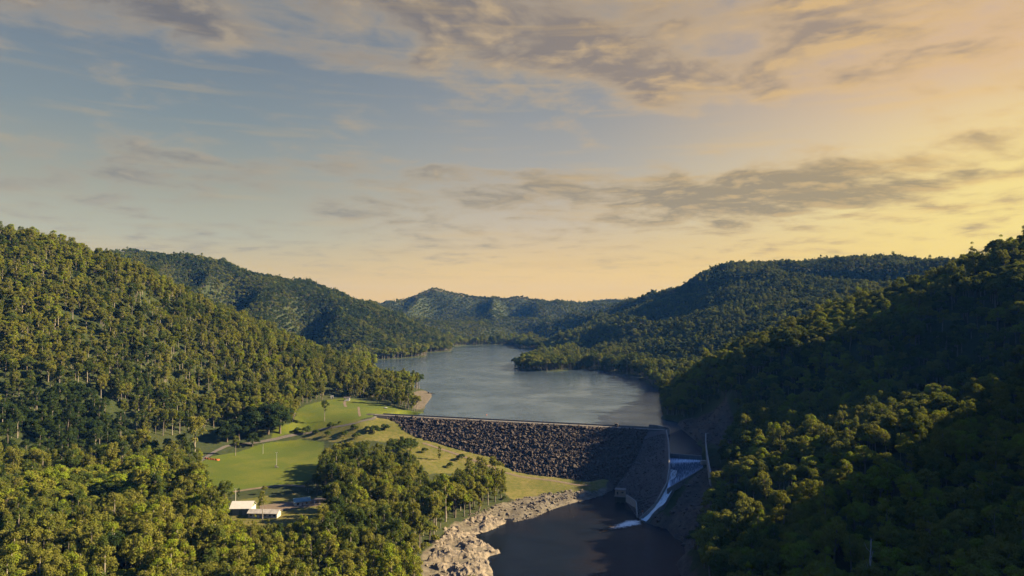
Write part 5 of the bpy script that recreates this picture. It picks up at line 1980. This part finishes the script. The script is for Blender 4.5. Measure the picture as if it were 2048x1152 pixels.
# dead trees on the right slope
for u, v, h, lab in [(1742, 1140, 30, 'bare grey dead tree standing in the shaded woods at lower right'), (1868, 1190, 20, 'short bare dead trunk near the bottom right corner')]:
    p = at_d(u, v, 300.0)
    x, y = p[0], 300.0
    z = float(hfast(x, y))
    _, vv_, dep = project(x, y, z)
    h2 = h
    rd = np.random.default_rng(int(u))
    dt = thing('dead_tree', lab, 'dead tree', (x, y, z - 0.5))
    m_ = MB().tube([(0, 0, 0), (0.2, 0.1, h2 * 0.35), (-0.3, 0.2, h2 * 0.7), (0.6, 0.1, h2)], [0.5, 0.4, 0.26, 0.07], 7)
    m_.build('trunk', dead_wood, dt, smooth=True)
    for k in range(6):
        t_ = 0.45 + 0.09 * k
        a = rd.random() * 6.28
        l_ = rd.uniform(1.8, 4.0) * (1.3 - t_ * 0.5)
        b0 = np.array([-0.1, 0.15, h2 * t_])
        MB().tube([tuple(b0), tuple(b0 + np.array([math.cos(a) * l_ * 0.5, math.sin(a) * l_ * 0.5, l_ * 0.5])), tuple(b0 + np.array([math.cos(a) * l_ * 0.8, math.sin(a) * l_ * 0.8, l_ * 1.3]))], [0.15, 0.1, 0.03], 5).build('branch', dead_wood, dt, smooth=True)

# everything else is one forest
RX, RY, RZ = TX[rest], TY[rest], TZ[rest]
fm = bpy.data.meshes.new('forest')
fm.vertices.add(len(RX))
fm.vertices.foreach_set('co', np.stack([RX, RY, RZ - 0.2], -1).astype(np.float32).ravel())
for nm, ty, arr in (('which', 'INT', VAR[rest].astype(np.int32)), ('scl', 'FLOAT', (SCL[rest]).astype(np.float32)), ('tall', 'FLOAT', (SCL[rest] * rg.uniform(0.86, 1.15, int(rest.sum()))).astype(np.float32)), ('tint', 'FLOAT', TINT[rest].astype(np.float32)), ('turn', 'FLOAT', ROT[rest].astype(np.float32))):
    a = fm.attributes.new(nm, ty, 'POINT')
    a.data.foreach_set('value', arr)
fo_ = tag(link('forest', fm, [LEAF, BARK, DARKBARK]), 'dense green and olive gum forest covering all the hills round the lake', 'forest', kind='stuff')
gnt = bpy.data.node_groups.new('forest_planting', 'GeometryNodeTree')
gnt.interface.new_socket('Geometry', in_out='INPUT', socket_type='NodeSocketGeometry')
gnt.interface.new_socket('Geometry', in_out='OUTPUT', socket_type='NodeSocketGeometry')
gi = gnt.nodes.new('NodeGroupInput')
go_ = gnt.nodes.new('NodeGroupOutput')
jn = gnt.nodes.new('GeometryNodeJoinGeometry')
gnt.links.new(jn.outputs[0], go_.inputs[0])


def nattr(nm, ty):
    n_ = gnt.nodes.new('GeometryNodeInputNamedAttribute')
    n_.data_type = ty
    n_.inputs['Name'].default_value = nm
    return n_.outputs['Attribute']


a_w, a_s, a_t = nattr('which', 'INT'), nattr('scl', 'FLOAT'), nattr('turn', 'FLOAT')
cxyz = gnt.nodes.new('ShaderNodeCombineXYZ')
gnt.links.new(a_t, cxyz.inputs[2])
sxyz = gnt.nodes.new('ShaderNodeCombineXYZ')
a_h = nattr('tall', 'FLOAT')
gnt.links.new(a_s, sxyz.inputs[0])
gnt.links.new(a_s, sxyz.inputs[1])
gnt.links.new(a_h, sxyz.inputs[2])
e2r = gnt.nodes.new('FunctionNodeEulerToRotation')
gnt.links.new(cxyz.outputs[0], e2r.inputs[0])
for va in sorted(PARTS_OF):
    parts = {c_.name.split('.')[0]: c_ for c_ in PARTS_OF[va].children}
    jj = gnt.nodes.new('GeometryNodeJoinGeometry')
    for pn in ('crown', 'trunk'):
        oi = gnt.nodes.new('GeometryNodeObjectInfo')
        oi.transform_space = 'ORIGINAL'
        oi.inputs['Object'].default_value = parts[pn]
        oi.inputs['As Instance'].default_value = False
        gnt.links.new(oi.outputs['Geometry'], jj.inputs[0])
    g2i = gnt.nodes.new('GeometryNodeGeometryToInstance')
    gnt.links.new(jj.outputs[0], g2i.inputs[0])
    cmp_ = gnt.nodes.new('FunctionNodeCompare')
    cmp_.data_type = 'INT'
    cmp_.operation = 'EQUAL'
    gnt.links.new(a_w, [s_ for s_ in cmp_.inputs if s_.type == 'INT'][0])
    [s_ for s_ in cmp_.inputs if s_.type == 'INT'][1].default_value = va
    iop = gnt.nodes.new('GeometryNodeInstanceOnPoints')
    gnt.links.new(gi.outputs[0], iop.inputs['Points'])
    gnt.links.new(cmp_.outputs[0], iop.inputs['Selection'])
    gnt.links.new(g2i.outputs[0], iop.inputs['Instance'])
    gnt.links.new(e2r.outputs[0], iop.inputs['Rotation'])
    gnt.links.new(sxyz.outputs[0], iop.inputs['Scale'])
    gnt.links.new(iop.outputs[0], jn.inputs[0])
md = fo_.modifiers.new('planting', 'NODES')
md.node_group = gnt
missing = [va for va in range(10) if va not in PARTS_OF]
if missing:
    print('no individual of variants', missing)

# ------------------------------------------------------------------ evening haze
hz_lo, hz_hi = float(GZ.min()) - 1.0, max(float(GZ.max()) + 45.0, CAM[2] + 5)
haze = MB().box((0, 3490, (hz_lo + hz_hi) / 2), (10600, 7900, hz_hi - hz_lo)).build('haze', None)
hm = bpy.data.materials.new('haze')
hm.use_nodes = True
t = NT(hm.node_tree)
pv_ = t.n('ShaderNodeVolumePrincipled')
pv_.inputs['Color'].default_value = (0.10, 0.34, 1.0, 1)
pv_.inputs['Density'].default_value = HAZE_DENSITY
pv_.inputs['Anisotropy'].default_value = 0.0
ho = t.n('ShaderNodeOutputMaterial')
t.link(pv_.outputs[0], ho.inputs['Volume'])
haze.data.materials.clear()
haze.data.materials.append(hm)
tag(haze, 'thin blue evening haze filling the valley air', 'haze', kind='stuff')
